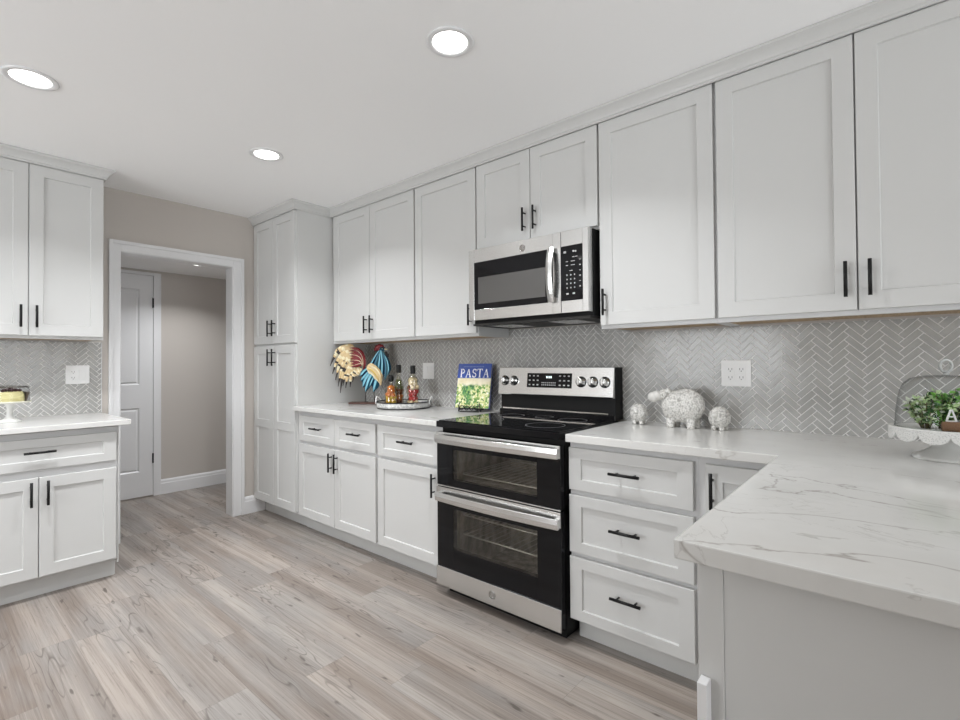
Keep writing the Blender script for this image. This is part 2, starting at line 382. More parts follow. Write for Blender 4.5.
# ------------------------------------------------------------------ backsplash of herringbone tile
TL, TW, G = 0.0800, 0.0247, 0.0031
def clip(poly, u0, u1, v0, v1):
    def cut(P, f, inter):
        out = []
        for i in range(len(P)):
            a, b = P[i-1], P[i]; fa, fb = f(a), f(b)
            if fa >= 0: 
                if fb >= 0: out.append(b)
                else: out.append(inter(a, b, fa, fb))
            elif fb >= 0: out += [inter(a, b, fa, fb), b]
        return out
    it = lambda a, b, fa, fb: (a[0]+(b[0]-a[0])*fa/(fa-fb), a[1]+(b[1]-a[1])*fa/(fa-fb))
    for f in (lambda p: p[0]-u0, lambda p: u1-p[0], lambda p: p[1]-v0, lambda p: v1-p[1]):
        poly = cut(poly, f, it)
        if len(poly) < 3: return None
    return poly
def herringbone(mb, mp, u0, u1, v0, v1, ph=(0, 0)):
    """mp(u, v, depth) -> point"""
    s2 = math.sqrt(0.5)
    def P(a, b): return ((a-b)*s2+ph[0], (a+b)*s2+ph[1])
    def inv(u, v): u -= ph[0]; v -= ph[1]; return ((u+v)*s2, (v-u)*s2)
    perU, perV = TL*math.sqrt(2), TW*math.sqrt(2)
    rnd = random.Random(3); g = G/2
    i0, i1 = int((u0-ph[0])/perU)-2, int((u1-ph[0])/perU)+2
    j0, j1 = int((v0-ph[1])/perV)-5, int((v1-ph[1])/perV)+2
    for i in range(i0, i1+1):
        for j in range(j0, j1+1):
            oa, ob = i*TL+j*TW, -i*TL+j*TW
            for (w, h, da, db) in ((TL, TW, 0, 0), (TW, TL, 0, TW)):
                a0, b0 = oa+da+g, ob+db+g; a1, b1 = oa+da+w-g, ob+db+h-g
                q = [P(a0, b0), P(a1, b0), P(a1, b1), P(a0, b1)]
                q = clip(q, u0, u1, v0, v1)
                if not q: continue
                cu = sum(p[0] for p in q)/len(q); cvv = sum(p[1] for p in q)/len(q)
                tu, tv = rnd.uniform(-1, 1)*0.010, rnd.uniform(-1, 1)*0.010
                e = 0.0008
                lo = [mb.bm.verts.new(mp(p[0], p[1], 0.002)) for p in q]
                hi = []
                for p in q:
                    L = math.hypot(p[0]-cu, p[1]-cvv) or 1
                    x, y = p[0]-(p[0]-cu)/L*e, p[1]-(p[1]-cvv)/L*e
                    hi.append(mb.bm.verts.new(mp(x, y, 0.0078+tu*(x-cu)+tv*(y-cvv))))
                n = len(q); fs = [mb.bm.faces.new(hi)]
                for t_ in range(n): fs.append(mb.bm.faces.new((lo[t_], lo[(t_+1) % n], hi[(t_+1) % n], hi[t_])))
                mb._tag(fs, M['tile'])
mb = MB(); mb.mi(M['grout']); mb.box(0.689, 5.15, -0.0055, -0.0005, 0.9145, 1.384, M['grout']); mb.box(2.2135, 3.005, -0.0055, -0.0005, 1.384, 1.436, M['grout'])
herringbone(mb, lambda u, v, d: (u, -d, v), 0.690, 5.149, 0.9155, 1.3835, (4.0095, 1.0255))
herringbone(mb, lambda u, v, d: (u, -d, v), 2.2145, 3.004, 1.384, 1.4355, (4.0095, 1.0255))
tag(mb.build('tiled_backsplash'), 'long grey herringbone tile backsplash on the wall behind the range', 'backsplash')
LY0, LY1 = -2.415, -1.715      # left run, along the doorway wall
mb = MB(); mb.mi(M['grout']); mb.box(0.0005, 0.0055, LY0, -1.655, 0.9145, 1.384, M['grout'])
herringbone(mb, lambda u, v, d: (d, u, v), LY0, -1.659, 0.9155, 1.3835, (-1.78, 1.03))
mb.box(0.0005, 0.0095, -1.6585, -1.655, 0.9145, 1.384, M['trimwhite'])
tag(mb.build('tiled_backsplash'), 'short grey herringbone tile backsplash left of the doorway', 'backsplash')

# ------------------------------------------------------------------ cabinets
# each cabinet is built in its own frame: x along its face, the wall at y=0, the room towards -y
def handle(parent, cx, cz, yf, vert, ln=0.130):
    mb = MB(); y = yf-0.030; r = 0.0062; a = ln/2; b = ln*0.29
    if vert:
        mb.tube([(cx, y, cz-a), (cx, y, cz+a)], r)
        for s in (-b, b): mb.tube([(cx, yf+0.001, cz+s), (cx, y, cz+s)], 0.0042, seg=8)
    else:
        mb.tube([(cx-a, y, cz), (cx+a, y, cz)], r)
        for s in (-b, b): mb.tube([(cx+s, yf+0.001, cz), (cx+s, y, cz)], 0.0042, seg=8)
    return tag(mb.build('handle', M['black'], parent), 'black bar handle')
def shaker(name, parent, x0, x1, z0, z1, yf, rail=0.062, railz=None, mids=(), ln=0.02, m=None):
    """framed front, its face at y=yf, thickness ln, recessed flat panel(s)"""
    rz = railz or rail; mb = MB(); rec = 0.0085; e = 0.003
    xs = [x0, x0+rail, x1-rail, x1]; spans = []; lo = z0+rz
    for a, b in mids: spans.append((lo, a)); lo = b
    spans.append((lo, z1-rz))
    bm = mb.bm; V = lambda x, z, y: bm.verts.new((x, y, z))
    # outer shell with softened front edge
    r1 = [V(x, z, yf+ln) for x, z in ((x0, z0), (x1, z0), (x1, z1), (x0, z1))]
    r2 = [V(x, z, yf+0.0015) for x, z in ((x0, z0), (x1, z0), (x1, z1), (x0, z1))]
    bm.faces.new(r1)
    for q in range(4): bm.faces.new((r1[q], r1[(q+1) % 4], r2[(q+1) % 4], r2[q]))
    c = 0.0015; r3 = [V(x, z, yf) for x, z in ((x0+c, z0+c), (x1-c, z0+c), (x1-c, z1-c), (x0+c, z1-c))]
    for q in range(4): bm.faces.new((r2[q], r2[(q+1) % 4], r3[(q+1) % 4], r3[q]))
    zb = [z0+c] + [v for s in spans for v in s] + [z1-c]; xb = [x0+c, xs[1], xs[2], x1-c]
    grid = [[V(x, z, yf) if (i in (1, 2) or j not in (0, len(zb)-1)) else None for i, x in enumerate(xb)] for j, z in enumerate(zb)]
    grid[0][0], grid[0][3], grid[-1][3], grid[-1][0] = r3[0], r3[1], r3[2], r3[3]
    for j in range(len(zb)-1):
        for i in range(3):
            if i == 1 and j % 2 == 1:
                a, b, cc, d = grid[j][1], grid[j][2], grid[j+1][2], grid[j+1][1]
                A = [a, b, cc, d]; xx0, xx1, zz0, zz1 = xs[1], xs[2], zb[j], zb[j+1]
                B = [V(x, z, yf+rec) for x, z in ((xx0+e, zz0+e), (xx1-e, zz0+e), (xx1-e, zz1-e), (xx0+e, zz1-e))]
                for q in range(4): bm.faces.new((A[q], A[(q+1) % 4], B[(q+1) % 4], B[q]))
                bm.faces.new(B); continue
            bm.faces.new((grid[j][i], grid[j][i+1], grid[j+1][i+1], grid[j+1][i]))
    bmesh.ops.remove_doubles(bm, verts=bm.verts[:], dist=1e-6)
    return mb.build(name, m or M['cabinet'], parent)
UZ0, UZ1, UD = 1.386, 2.392, 0.305
def upper(name, loc, rz, x0, x1, doors, label, z0=UZ0, dz0=1.404, dz1=2.388, rail=0.062, ends=None, group='white shaker upper cabinets'):
    """doors: list of (x0, x1, handle_x or None)"""
    r = empty(name, loc, rz, label, 'cabinet', group)
    X0, X1 = x0, x1
    mb = MB(); t = 0.018
    mb.box(X0, X1, -UD, -UD+0.02, z0, UZ1+0.055)                 # face frame
    mb.box(X0, X0+t, -UD+0.02, -0.0095, z0, UZ1+0.055); mb.box(X1-t, X1, -UD+0.02, -0.0095, z0, UZ1+0.055)
    mb.box(X0+t, X1-t, -UD+0.02, -0.0095, UZ1, UZ1+0.055)
    mb.box(X0+t, X1-t, -0.03, -0.0095, z0+0.014, UZ1)
    mb.build('cabinet_body', M['cabinet'] if ends else M['frame'], r)
    mb = MB(); mb.box(X0+t+0.0005, X1-t-0.0005, -UD+0.0205, -0.0305, z0+0.006, z0+0.012); tag(mb.build('bottom_panel', M['rawwood'], r), 'bare wood underside')
    for a, b, hx in doors:
        d = shaker('door', r, a, b, dz0, dz1, -0.325, rail)
        if hx is not None: handle(d, hx, dz0+0.108, -0.325, True, 0.126)
    return r
# order and x taken from the seams in the wall run
upper('upper_cabinet', (0, 0, 0), 0, 0.687, 1.6705, [(0.722, 1.183, 1.150), (1.187, 1.664, 1.219)], 'white double door upper cabinet above the rooster and bottles', ends=1)
upper('upper_cabinet', (0, 0, 0), 0, 1.671, 2.2135, [(1.677, 2.209, 2.172)], 'white single door upper cabinet left of the microwave', ends=1)
upper('upper_cabinet', (0, 0, 0), 0, 2.214, 3.0045, [(2.219, 2.600, 2.570), (2.604, 2.998, 2.638)], 'short white double door upper cabinet above the microwave', z0=1.878, dz0=1.893, ends=1)
upper('upper_cabinet', (0, 0, 0), 0, 3.005, 3.5315, [(3.009, 3.526, 3.036)], 'wide white single door upper cabinet right of the microwave')
upper('upper_cabinet', (0, 0, 0), 0, 3.532, 4.470, [(3.540, 3.996, 3.966), (4.001, 4.458, 4.034)], 'widest white double door upper cabinet at the right edge')
# left run: turned so that it faces +x; local x = world y
upper('upper_cabinet', (0.02, 0, 0), PI/2, LY0, LY1, [(-2.405, -2.066, -2.098), (-2.062, -1.719, -2.031)], 'white double door upper cabinet left of the doorway', ends=1)
# pantry
PX = 0.685; r = empty('pantry_cabinet', (0, 0, 0), 0, 'tall white four door pantry cabinet beside the doorway', 'cabinet')
mb = MB(); mb.box(0.001, PX, -0.610, -0.001, 0.112, 2.449); mb.box(0.001, PX, -0.535, -0.001, 0.0, 0.112)
mb.build('cabinet_body', M['cabinet'], r)
for a, b, hx in ((0.012, 0.340, 0.305), (0.344, 0.674, 0.379)):
    d = shaker('door', r, a, b, 1.391, 2.388, -0.63); handle(d, hx, 1.512, -0.63, True, 0.126)
    d = shaker('door', r, a, b, 0.120, 1.376, -0.63, mids=[(0.72, 0.782)]); handle(d, hx, 1.282, -0.63, True, 0.132)

def base_cab(name, loc, rz, x0, x1, fronts, label, face=-0.605, toe=-0.535, front=-0.625, endpanel=None, zt=0.876, zb=0.104):
    r = empty(name, loc, rz, label, 'cabinet', 'white shaker base cabinets')
    mb = MB(); mb.box(x0, x1, face, -0.001, zb, zt); mb.box(x0, x1, toe, -0.001, 0.0, zb)
    mb.build('cabinet_body', M['frame'], r)
    mb = MB(); mb.box(x0, x1, toe-0.006, toe-0.0005, 0.0, zb-0.001); mb.build('toe_kick', M['cabinet'], r)
    for kind, a, b, z0, z1, h in fronts:
        d = shaker(kind, r, a, b, z0, z1, front, 0.058, 0.058 if kind == 'door' else 0.046)
        if h: handle(d, h[0], h[1], front, h[2], 0.128)
    return r
base_cab('base_cabinet', (0, 0, 0), 0, PX+0.001, 1.645, [('drawer', 0.722, 1.186, 0.668, 0.850, (0.980, 0.769, False)), ('drawer', 1.1885, 1.634, 0.668, 0.850, (1.437, 0.771, False)),
    ('door', 0.722, 1.186, 0.118, 0.645, (1.157, 0.556, True)), ('door', 1.1895, 1.634, 0.118, 0.645, (1.224, 0.556, True))], 'white base cabinet with two drawers beside the pantry')
base_cab('base_cabinet', (0, 0, 0), 0, 1.6455, 2.214, [('drawer', 1.656, 2.206, 0.665, 0.850, (1.940, 0.770, False)), ('door', 1.656, 2.206, 0.118, 0.645, (2.163, 0.559, True))],
    'narrow white base cabinet with one drawer touching the range')
base_cab('drawer_cabinet', (0, 0, 0), 0, 2.999, 3.537, [('drawer', 3.001, 3.522, 0.672, 0.854, (3.264, 0.770, False)), ('drawer', 3.001, 3.522, 0.401, 0.649, (3.264, 0.538, False)),
    ('drawer', 3.001, 3.522, 0.112, 0.382, (3.264, 0.267, False))], 'white base cabinet with three stacked drawers right of the range')
base_cab('corner_cabinet', (0, 0, 0), 0, 3.5375, 3.829, [('door', 3.565, 3.815, 0.118, 0.852, (3.591, 0.762, True))], 'white corner base cabinet partly hidden behind the peninsula')
rr_ = base_cab('base_cabinet', (0.041, 0, 0), PI/2, LY0, LY1, [('drawer', -2.405, -1.723, 0.683, 0.846, (-2.056, 0.776, False)), ('door', -2.405, -2.060, 0.121, 0.641, (-2.090, 0.560, True)),
    ('door', -2.056, -1.723, 0.121, 0.641, (-2.024, 0.560, True))], 'white base cabinet with one wide drawer left of the doorway', zb=0.112)
mb = MB(); mb.box(-1.7145, -1.7085, -0.610, -0.042, 0.09, 0.876); mb.box(-1.7145, -1.7085, -0.535, -0.042, 0.0, 0.09); mb.build('side_panel', M['cabinet'], rr_)

# crown mouldings
crown = [(0, 2.389), (0.008, 2.389), (0.008, 2.399), (0.013, 2.402), (0.016, 2.411), (0.022, 2.420), (0.031, 2.430), (0.040, 2.436), (0.044, 2.439), (0.044, CEIL-0.0015), (0, CEIL-0.0015)]
mb = MB(); sweep_mb(mb, [(0.002, -0.6315), (PX+0.001, -0.6315), (PX+0.001, -0.3265), (4.470, -0.3265)], crown)
tag(mb.build('crown_molding', M['cabinet']), 'white stepped crown molding along the top of the long cabinet wall', 'molding')
mb = MB(); sweep_mb(mb, [(0.3465, LY0), (0.3465, LY1+0.001), (0.002, LY1+0.001)], crown)
tag(mb.build('crown_molding', M['cabinet']), 'short white crown molding on the cabinet left of the doorway', 'molding')

# peninsula: cabinet block, end panel facing the camera, small corner batten
r = empty('peninsula_cabinet', (3.830, -0.64, 0), 0, 'white panelled peninsula cabinet under the near worktop', 'cabinet')
mb = MB(); mb.box(0.0, 1.30, -0.945, 0.0, 0.104, 0.8795); mb.box(0.07, 1.30, -0.945, 0.0, 0, 0.104); mb.build('cabinet_body', M['cabinet'], r)
mb = MB(); mb.box(0.0412, 1.30, -0.9605, -0.9455, 0.0, 0.8790); mb.build('end_panel', M['cabinet'], r, 0.001)
mb = MB(); mb.box(-0.001, 0.041, -0.9625, -0.9455, 0.0, 0.8790); mb.build('corner_stile', M['cabinet'], r, 0.0015)
mb = MB(); mb.box(0.004, 0.0200, -0.990, -0.9635, 0.0, 0.679); tag(mb.build('corner_batten', M['trimwhite'], r, 0.0015), 'short white batten standing at the corner')

# worktops
def top_poly(pts, z0, z1, name, label, bev=0.003):
    mb = MB(); mb.poly_prism(pts, 'z', z0, z1); o = mb.build(name, M['quartz'], None, bev); return tag(o, label, 'worktop')
CF = -0.650
top_poly([(PX+0.0015, -0.001), (PX+0.0015, CF), (2.2145, CF), (2.2145, -0.001)], 0.884, 0.914, 'worktop', 'white veined quartz worktop left of the range')
top_poly([(2.999, -0.001), (2.999, CF), (3.799, CF), (3.799, -1.6335), (5.15, -1.6335), (5.15, -0.001)], 0.8800, 0.914, 'worktop', 'large white veined quartz worktop with peninsula at right')
top_poly([(0.001, LY0), (0.705, LY0), (0.705, -1.662), (0.001, -1.662)], 0.884, 0.914, 'worktop', 'white quartz worktop left of the doorway')

# ------------------------------------------------------------------ double oven range
RX0, RX1 = 2.220, 2.982
r = empty('range', (2.601, -0.33, 0), 0, 'stainless steel double oven range with black glass cooktop', 'stove')
ox, oy = -2.601, 0.33
class RB(MB):
    def bx(s, x0, x1, y0, y1, z0, z1, m=None, bev=0): return s.box(x0+ox, x1+ox, y0+oy, y1+oy, z0, z1, m, bev)
mb = RB(); B0 = RX0+0.006; B1 = RX1+0.004
for z0, z1 in ((0.035, 0.115), (0.555, 0.595), (0.800, 0.886)): mb.bx(B0, B1, -0.625, -0.02, z0, z1)
mb.bx(B0, B0+0.09, -0.625, -0.02, 0.115, 0.80); mb.bx(B1-0.09, B1, -0.625, -0.02, 0.115, 0.80); mb.bx(B0+0.09, B1-0.09, -0.14, -0.02, 0.115, 0.80)
mb.bx(B0+0.02, B1-0.02, -0.60, -0.05, 0.0, 0.035)
mb.build('range_body', M['blackmatt'], r)
def liner(z0, z1, name):
    mb = RB(); a, b, c, d, e = B0+0.0905, B1-0.0905, -0.624, -0.1405, 0.003
    mb.bx(a, b, c, d, z0, z0+e); mb.bx(a, b, c, d, z1-e, z1); mb.bx(a, a+e, c, d, z0+e, z1-e); mb.bx(b-e, b, c, d, z0+e, z1-e); mb.bx(a+e, b-e, d-e, d, z0+e, z1-e)
    o = mb.build(name, M['liner'], r); return o
def rack(z, parent, nm='oven_rack'):
    mb = RB(); a, b, c, d = B0+0.098+ox, B1-0.098+ox, -0.60+oy, -0.16+oy
    mb.tube([(a+0.03, c, z), (b-0.03, c, z), (b-0.01, c+0.02, z), (b-0.01, d, z), (a+0.01, d, z), (a+0.01, c+0.02, z)], 0.0035, closed=True, seg=8)
    for i in range(1, 14):
        x = a+(b-a)*i/14; mb.tube([(x, c, z), (x, d, z)], 0.0018, seg=6)
    mb.build(nm, M['rack'], parent)
l1 = liner(0.596, 0.799, 'upper_oven_cavity'); rack(0.640, l1)
l2 = liner(0.116, 0.554, 'lower_oven_cavity'); rack(0.325, l2); rack(0.425, l2)
def oven_door(name, z0, z1, win, strip, label):
    """win (x0,x1,z0,z1) see-through pane in black glass; strip list of steel bands (z0,z1)"""
    x0, x1, z0w, z1w = win; mb = RB(); yb, yf = -0.632, -0.664
    a, b = RX0, RX1-0.001
    for q in ((a, x0, z0, z1), (x1, b, z0, z1), (x0, x1, z0, z0w), (x0, x1, z1w, z1)): mb.bx(q[0], q[1], yf, yb, q[2], q[3])
    d = tag(mb.build(name, M['blackgloss'], r, 0.0012), label)
    g = RB(); g.bx(x0+0.0005, x1-0.0005, yf+0.002, yf+0.006, z0w+0.0005, z1w-0.0005); g.build('oven_window', M['ovenglass'], d)
    for s0, s1 in strip:
        g = RB(); g.bx(a-0.001, b+0.001, yf-0.007, yf-0.0005, s0, s1); g.build('steel_band', M['steel'], d, 0.0015)
    return d
def oven_handle(d, zc, h=0.040):
    g = RB(); hx0, hx1 = RX0+0.018, RX1+0.006
    n = 14; y0 = -0.664; pr = []
    # bowed flat bar, nearest the room at its middle
    top = []
    for i in range(n+1):
        t_ = i/n; x = hx0+(hx1-hx0)*t_ + ox; y = -0.700 - 0.014*(1-(2*t_-1)**2) + oy; top.append((x, y))
    V = []
    for x, y in top: V.append([g.bm.verts.new(p) for p in ((x, y+0.013, zc-h/2+0.003), (x, y, zc-h/2), (x, y-0.003, zc), (x, y, zc+h/2), (x, y+0.013, zc+h/2-0.003))])
    for A, B in zip(V, V[1:]):
        for j in range(5):
            f = g.bm.faces.new((A[j], A[(j+1) % 5], B[(j+1) % 5], B[j]))
    g.bm.faces.new(V[0]); g.bm.faces.new(V[-1][::-1])
    for a in (hx0+0.004, hx1-0.030): g.bx(a, a+0.026, -0.700, y0-0.007, zc-h/2+0.004, zc+h/2-0.004)
    return g.build('door_handle', M['steel'], d, 0.002)
du = oven_door('upper_oven_door', 0.578, 0.862, (2.335, 2.858, 0.618, 0.776), [(0.806, 0.862), (0.578, 0.584)], 'upper oven door')
oven_handle(du, 0.831, 0.046)
dl = oven_door('lower_oven_door', 0.055, 0.573, (2.335, 2.858, 0.258, 0.468), [(0.505, 0.573), (0.055, 0.154)], 'lower oven door with wide steel foot band')
oven_handle(dl, 0.528, 0.046)
def emblem(mb, c, R, ax, m1, m2):
    """round monogram badge: a disc, a rim and curled strokes"""
    mb.lathe([(0, -0.0022), (R*0.86, -0.0022), (R, -0.0012), (R, 0)], c, m1, 24, 'y')
    def ring(cx, cz, rr, a0, a1, w):
        pts = [(c[0]+cx+rr*math.cos(a), c[1]-0.0028, c[2]+cz+rr*math.sin(a)) for a in [a0+(a1-a0)*i/14 for i in range(15)]]; mb.tube(pts, w, m2, 6)
    ring(0, 0, R*0.90, 0, 2*PI, R*0.06)
    ring(-R*0.22, 0.05*R, R*0.36, 0.5, 2*PI-0.6, R*0.07); ring(-R*0.02, -0.12*R, R*0.20, -2.5, 1.6, R*0.06)
    ring(R*0.34, R*0.22, R*0.22, 0.0, 4.6, R*0.06); ring(R*0.34, -R*0.20, R*0.24, 1.9, 6.6, R*0.06)
g = RB(); emblem(g, (2.598+ox, -0.6712+oy, 0.106), 0.021, 'y', M['badge'], M['steelv']); g.build('maker_badge', None, dl)
# cooktop
mb = RB(); mb.bx(RX0-0.002, RX1-0.002, -0.668, -0.075, 0.886, 0.918, M['blackgloss']); mb.build('cooktop_frame', M['blackgloss'], r, 0.003)
mb = RB(); mb.bx(RX0+0.006, RX1-0.010, -0.655, -0.110, 0.9185, 0.922); ct = mb.build('cooktop_glass', M['blackgloss'], r, 0.001)
ringm = mat('burner_print', (0.10, 0.10, 0.105), 0.3)
for x, y, R in ((2.40, -0.50, 0.115), (2.40, -0.24, 0.075), (2.80, -0.50, 0.095), (2.80, -0.24, 0.075), (2.60, -0.20, 0.05)):
    g = RB(); g.lathe([(R-0.002, 0), (R+0.002, 0), (R+0.002, 0.0004), (R-0.002, 0.0004), (R-0.002, 0)], (x+ox, y+oy, 0.9221), None, 48); g.build('burner_ring', ringm, ct)
# backguard
BX0, BX1 = 2.215, 2.975
mb = RB(); mb.bx(BX0+0.004, BX1+0.002, -0.100, -0.012, 0.9185, 1.196, M['blackmatt'])
mb.bx(BX0+0.004, BX1+0.002, -0.118, -0.100, 0.9185, 0.945, M['blackgloss']); mb.build('backguard', None, r, 0.002)
mb = RB()   # raked steel fascia
yz = [(-0.101, 1.034), (-0.122, 1.034), (-0.126, 1.040), (-0.108, 1.196), (-0.101, 1.200), (-0.06, 1.200), (-0.06, 1.197), (-0.101, 1.197)]
mb.poly_prism([(y+oy, z) for y, z in yz], 'x', BX0+ox, BX1+ox); fas = mb.build('control_fascia', M['steel'], r, 0.001)
mb = RB(); mb.bx(BX0+0.03, BX1-0.03, -0.121, -0.1190, 0.948, 0.955); mb.build('vent_trim', M['chrome'], r)
RAKE = math.atan2(0.018, 0.156)
def fz(z): return -0.126+(z-1.040)*(0.018/0.156)
g = MB(); g.box(-0.150, 0.150, -0.002, 0.001, -0.042, 0.042)
dp = g.build('display_panel', M['blackgloss'], r, 0.0005, (2.578+ox, fz(1.122)+oy, 1.122), (-RAKE, 0, 0))
markm = mat('panel_print', (0.42, 0.42, 0.41), 0.5); lit = mat('display_digits', (0.7, 0.8, 0.8), 0.4, emit=(0.75, 0.9, 0.9), es=1.2)
def key(parent, x, z, w_, h_, y0, y1): g = MB(); g.box(x-w_/2, x+w_/2, y0, y1, z-h_/2, z+h_/2); g.build('key', markm, parent)
for sx in (-1, 1):
    for i in range(3):
        for j in range(3): key(dp, sx*(0.075+0.028*i), 0.026-0.026*j, 0.012, 0.007, -0.0026, -0.0021)
for i in range(8):
    for j in range(2): key(dp, -0.0435+i*0.0125, -0.013-0.013*j, 0.007, 0.006, -0.0026, -0.0021)
g = MB(); g.box(-0.030, 0.030, -0.0024, -0.0021, 0.006, 0.032); g.build('display_window', M['blackgloss'], dp)
for i in range(4):
    g = MB(); x = -0.016+i*0.009+(0.003 if i > 1 else 0); g.box(x, x+0.005, -0.0030, -0.0025, 0.013, 0.025); g.build('display_segment', lit, dp)
for x in (2.262, 2.330, 2.786, 2.856, 2.926):
    g = MB(); g.lathe([(0.027, 0), (0.027, -0.004), (0.022, -0.006), (0.0205, -0.026), (0.018, -0.030), (0, -0.030)], (0, 0, 0), M['steelv'], 28, 'y')
    g.lathe([(0.028, 0.001), (0.030, -0.0005), (0.030, -0.003), (0.0272, -0.003)], (0, 0, 0), M['blackgloss'], 28, 'y')
    g.box(-0.0045, 0.0045, -0.038, -0.029, -0.019, 0.019, M['chrome'], 0.001)
    g.build('control_knob', None, fas, 0, (x+ox, fz(1.118)+oy-0.001, 1.118), (-RAKE, 0, 0))

# ------------------------------------------------------------------ microwave
MX0, MX1 = 2.218, 2.990; MZ0, MZ1 = 1.470, 1.876; MF = -0.395
r = empty('microwave', (2.604, 0, 1.44), 0, 'stainless steel over-the-range microwave with black glass door', 'microwave')
class QB(MB):
    def bx(s, x0, x1, y0, y1, z0, z1, m=None, bev=0): return s.box(x0-2.604, x1-2.604, y0, y1, z0-1.44, z1-1.44, m, bev)
mb = QB(); mb.bx(MX0+0.004, MX1-0.003, -0.350, -0.009, 1.452, 1.876, M['blackmatt']); mb.build('microwave_body', None, r)
mb = QB(); mb.bx(MX0+0.012, MX1-0.012, -0.372, -0.02, 1.440, 1.4515, M['darkgap'])
for i in range(2):
    x = 2.32+i*0.40; mb.bx(x, x+0.17, -0.33, -0.12, 1.4375, 1.4399, M['steel'])
for i in range(18): mb.bx(2.30+i*0.034, 2.318+i*0.034, -0.366, -0.345, 1.4380, 1.4399, M['blackmatt'])
mb.build('vent_grille', None, r)
SEAM = 2.834
mb = QB()   # door frame around the glass
wx0, wx1, wz0, wz1 = 2.258, 2.785, 1.530, 1.800
for q in ((MX0, wx0, MZ0, MZ1), (wx1, SEAM-0.002, MZ0, MZ1), (wx0, wx1, MZ0, wz0), (wx0, wx1, wz1, MZ1)): mb.bx(q[0], q[1], MF, -0.351, q[2], q[3])
md = mb.build('microwave_door', M['steel'], r, 0.0015)
mb = QB(); mb.bx(wx0+0.0005, wx1-0.0005, MF-0.0015, -0.36, wz0+0.0005, wz1-0.0005); gl = mb.build('door_glass', M['blackgloss'], md, 0.001)
screen = mat('microwave_screen', (0.085, 0.083, 0.08), 0.10, 0.0, 0.9)
mb = QB(); mb.bx(2.290, 2.742, MF-0.0026, MF-0.0018, 1.562, 1.712); mb.build('door_screen', screen, md)
# bowed upright handle
g = QB(); V = []; n = 14
for i in range(n+1):
    t_ = i/n; z = 1.527+0.275*t_-1.44; y = MF-0.022-0.022*(1-(2*t_-1)**2)
    V.append([g.bm.verts.new((x-2.604, yy, z)) for x, yy in ((2.772, y+0.008), (2.770, y), (2.787, y-0.005), (2.804, y), (2.802, y+0.008))])
for A, B in zip(V, V[1:]):
    for j in range(5): g.bm.faces.new((A[j], A[(j+1) % 5], B[(j+1) % 5], B[j])).smooth = False
g.bm.faces.new(V[0]); g.bm.faces.new(V[-1][::-1])
g.bx(2.775, 2.799, MF-0.020, MF-0.002, 1.530, 1.552); g.bx(2.775, 2.799, MF-0.020, MF-0.002, 1.777, 1.799)
g.build('door_handle', M['steelv'], md)
g = QB(); emblem(g, (2.598-2.604, MF-0.0002, 1.833-1.44), 0.019, 'y', M['badge'], M['chrome']); g.build('maker_badge', None, md)
mb = QB()
cx0, cx1, cz0, cz1 = SEAM, 2.953, 1.530, 1.800
for q in ((cx1, MX1-0.006, MZ0, MZ1), (cx0, cx1, MZ0, cz0), (cx0, cx1, cz1, MZ1)): mb.bx(q[0], q[1], MF, -0.351, q[2], q[3])
cp = mb.build('control_frame', M['steelv'], r, 0.0015)
mb = QB(); mb.bx(cx0+0.0005, cx1-0.0005, MF-0.001, -0.36, cz0+0.0005, cz1-0.0005); kp = mb.build('keypad', M['blackgloss'], r, 0.001)
def dash(x, z, w, h): key(kp, x-2.604, z-1.44, w, h, MF-0.0016, MF-0.0012)
dash(2.857, 1.770, 0.014, 0.010); dash(2.905, 1.770, 0.010, 0.009); dash(2.917, 1.768, 0.008, 0.008)
for i, z in enumerate((1.742, 1.722, 1.703)):
    for x in ((2.905, 2.92) if i == 0 else (2.868, 2.896, 2.906)): dash(x, z, 0.012, 0.0035)
dash(2.890, 1.676, 0.018, 0.003)
for j in range(4):
    for i in range(3): dash(2.868+i*0.021, 1.655-j*0.021, 0.006, 0.007)
for i in range(6): dash(2.940, 1.725-i*0.026, 0.008, 0.006 if i % 2 else 0.003)
dash(2.870, 1.563, 0.013, 0.008); dash(2.905, 1.563, 0.013, 0.008)

# ------------------------------------------------------------------ wall plates
def wallplate(name, loc, rz, w, h, kinds, label, cat):
    r = empty(name, loc, rz, label, cat)
    mb = MB(); mb.box(-w/2, w/2, -0.006, 0, -h/2, h/2); mb.build('cover_plate', M['plate'], r, 0.002)
    n = len(kinds)
    for i, kd in enumerate(kinds):
        x = (i-(n-1)/2)*0.046
        if kd == 'socket':
            mb = MB()
            mb.box(x-0.0165, x+0.0165, -0.0078, -0.006, -0.034, 0.034, M['plate'])
            for z in (-0.019, 0.019):
                mb.box(x-0.0080, x-0.0055, -0.0082, -0.0079, z-0.004, z+0.005, M['blackmatt']); mb.box(x+0.0055, x+0.0080, -0.0082, -0.0079, z-0.004, z+0.005, M['blackmatt'])
                mb.box(x-0.0025, x+0.0025, -0.0082, -0.0079, z-0.011, z-0.007, M['blackmatt'])
            mb.build('socket', None, r)
        else:
            mb = MB(); mb.poly_prism([(-0.006, -0.033), (-0.0075, -0.033), (-0.0105, 0.033), (-0.006, 0.033)], 'x', x-0.0165, x+0.0165)
            mb.build('rocker_switch', M['plate'], r, 0.0005)
    return r
wallplate('wall_outlet', (3.5315, -0.0085, 1.1685), 0, 0.127, 0.122, ['socket', 'socket'], 'white double outlet plate on tiles right of the range', 'outlet')
wallplate('light_switch', (1.470, -0.0085, 1.171), 0, 0.118, 0.118, ['rocker', 'rocker'], 'white switch plate on tiles between bottles and cookbook', 'switch')
wallplate('wall_outlet', (0.0085, -1.785, 1.170), PI/2, 0.124, 0.122, ['socket', 'rocker'], 'white outlet and switch plate on tiles left of the doorway', 'outlet')

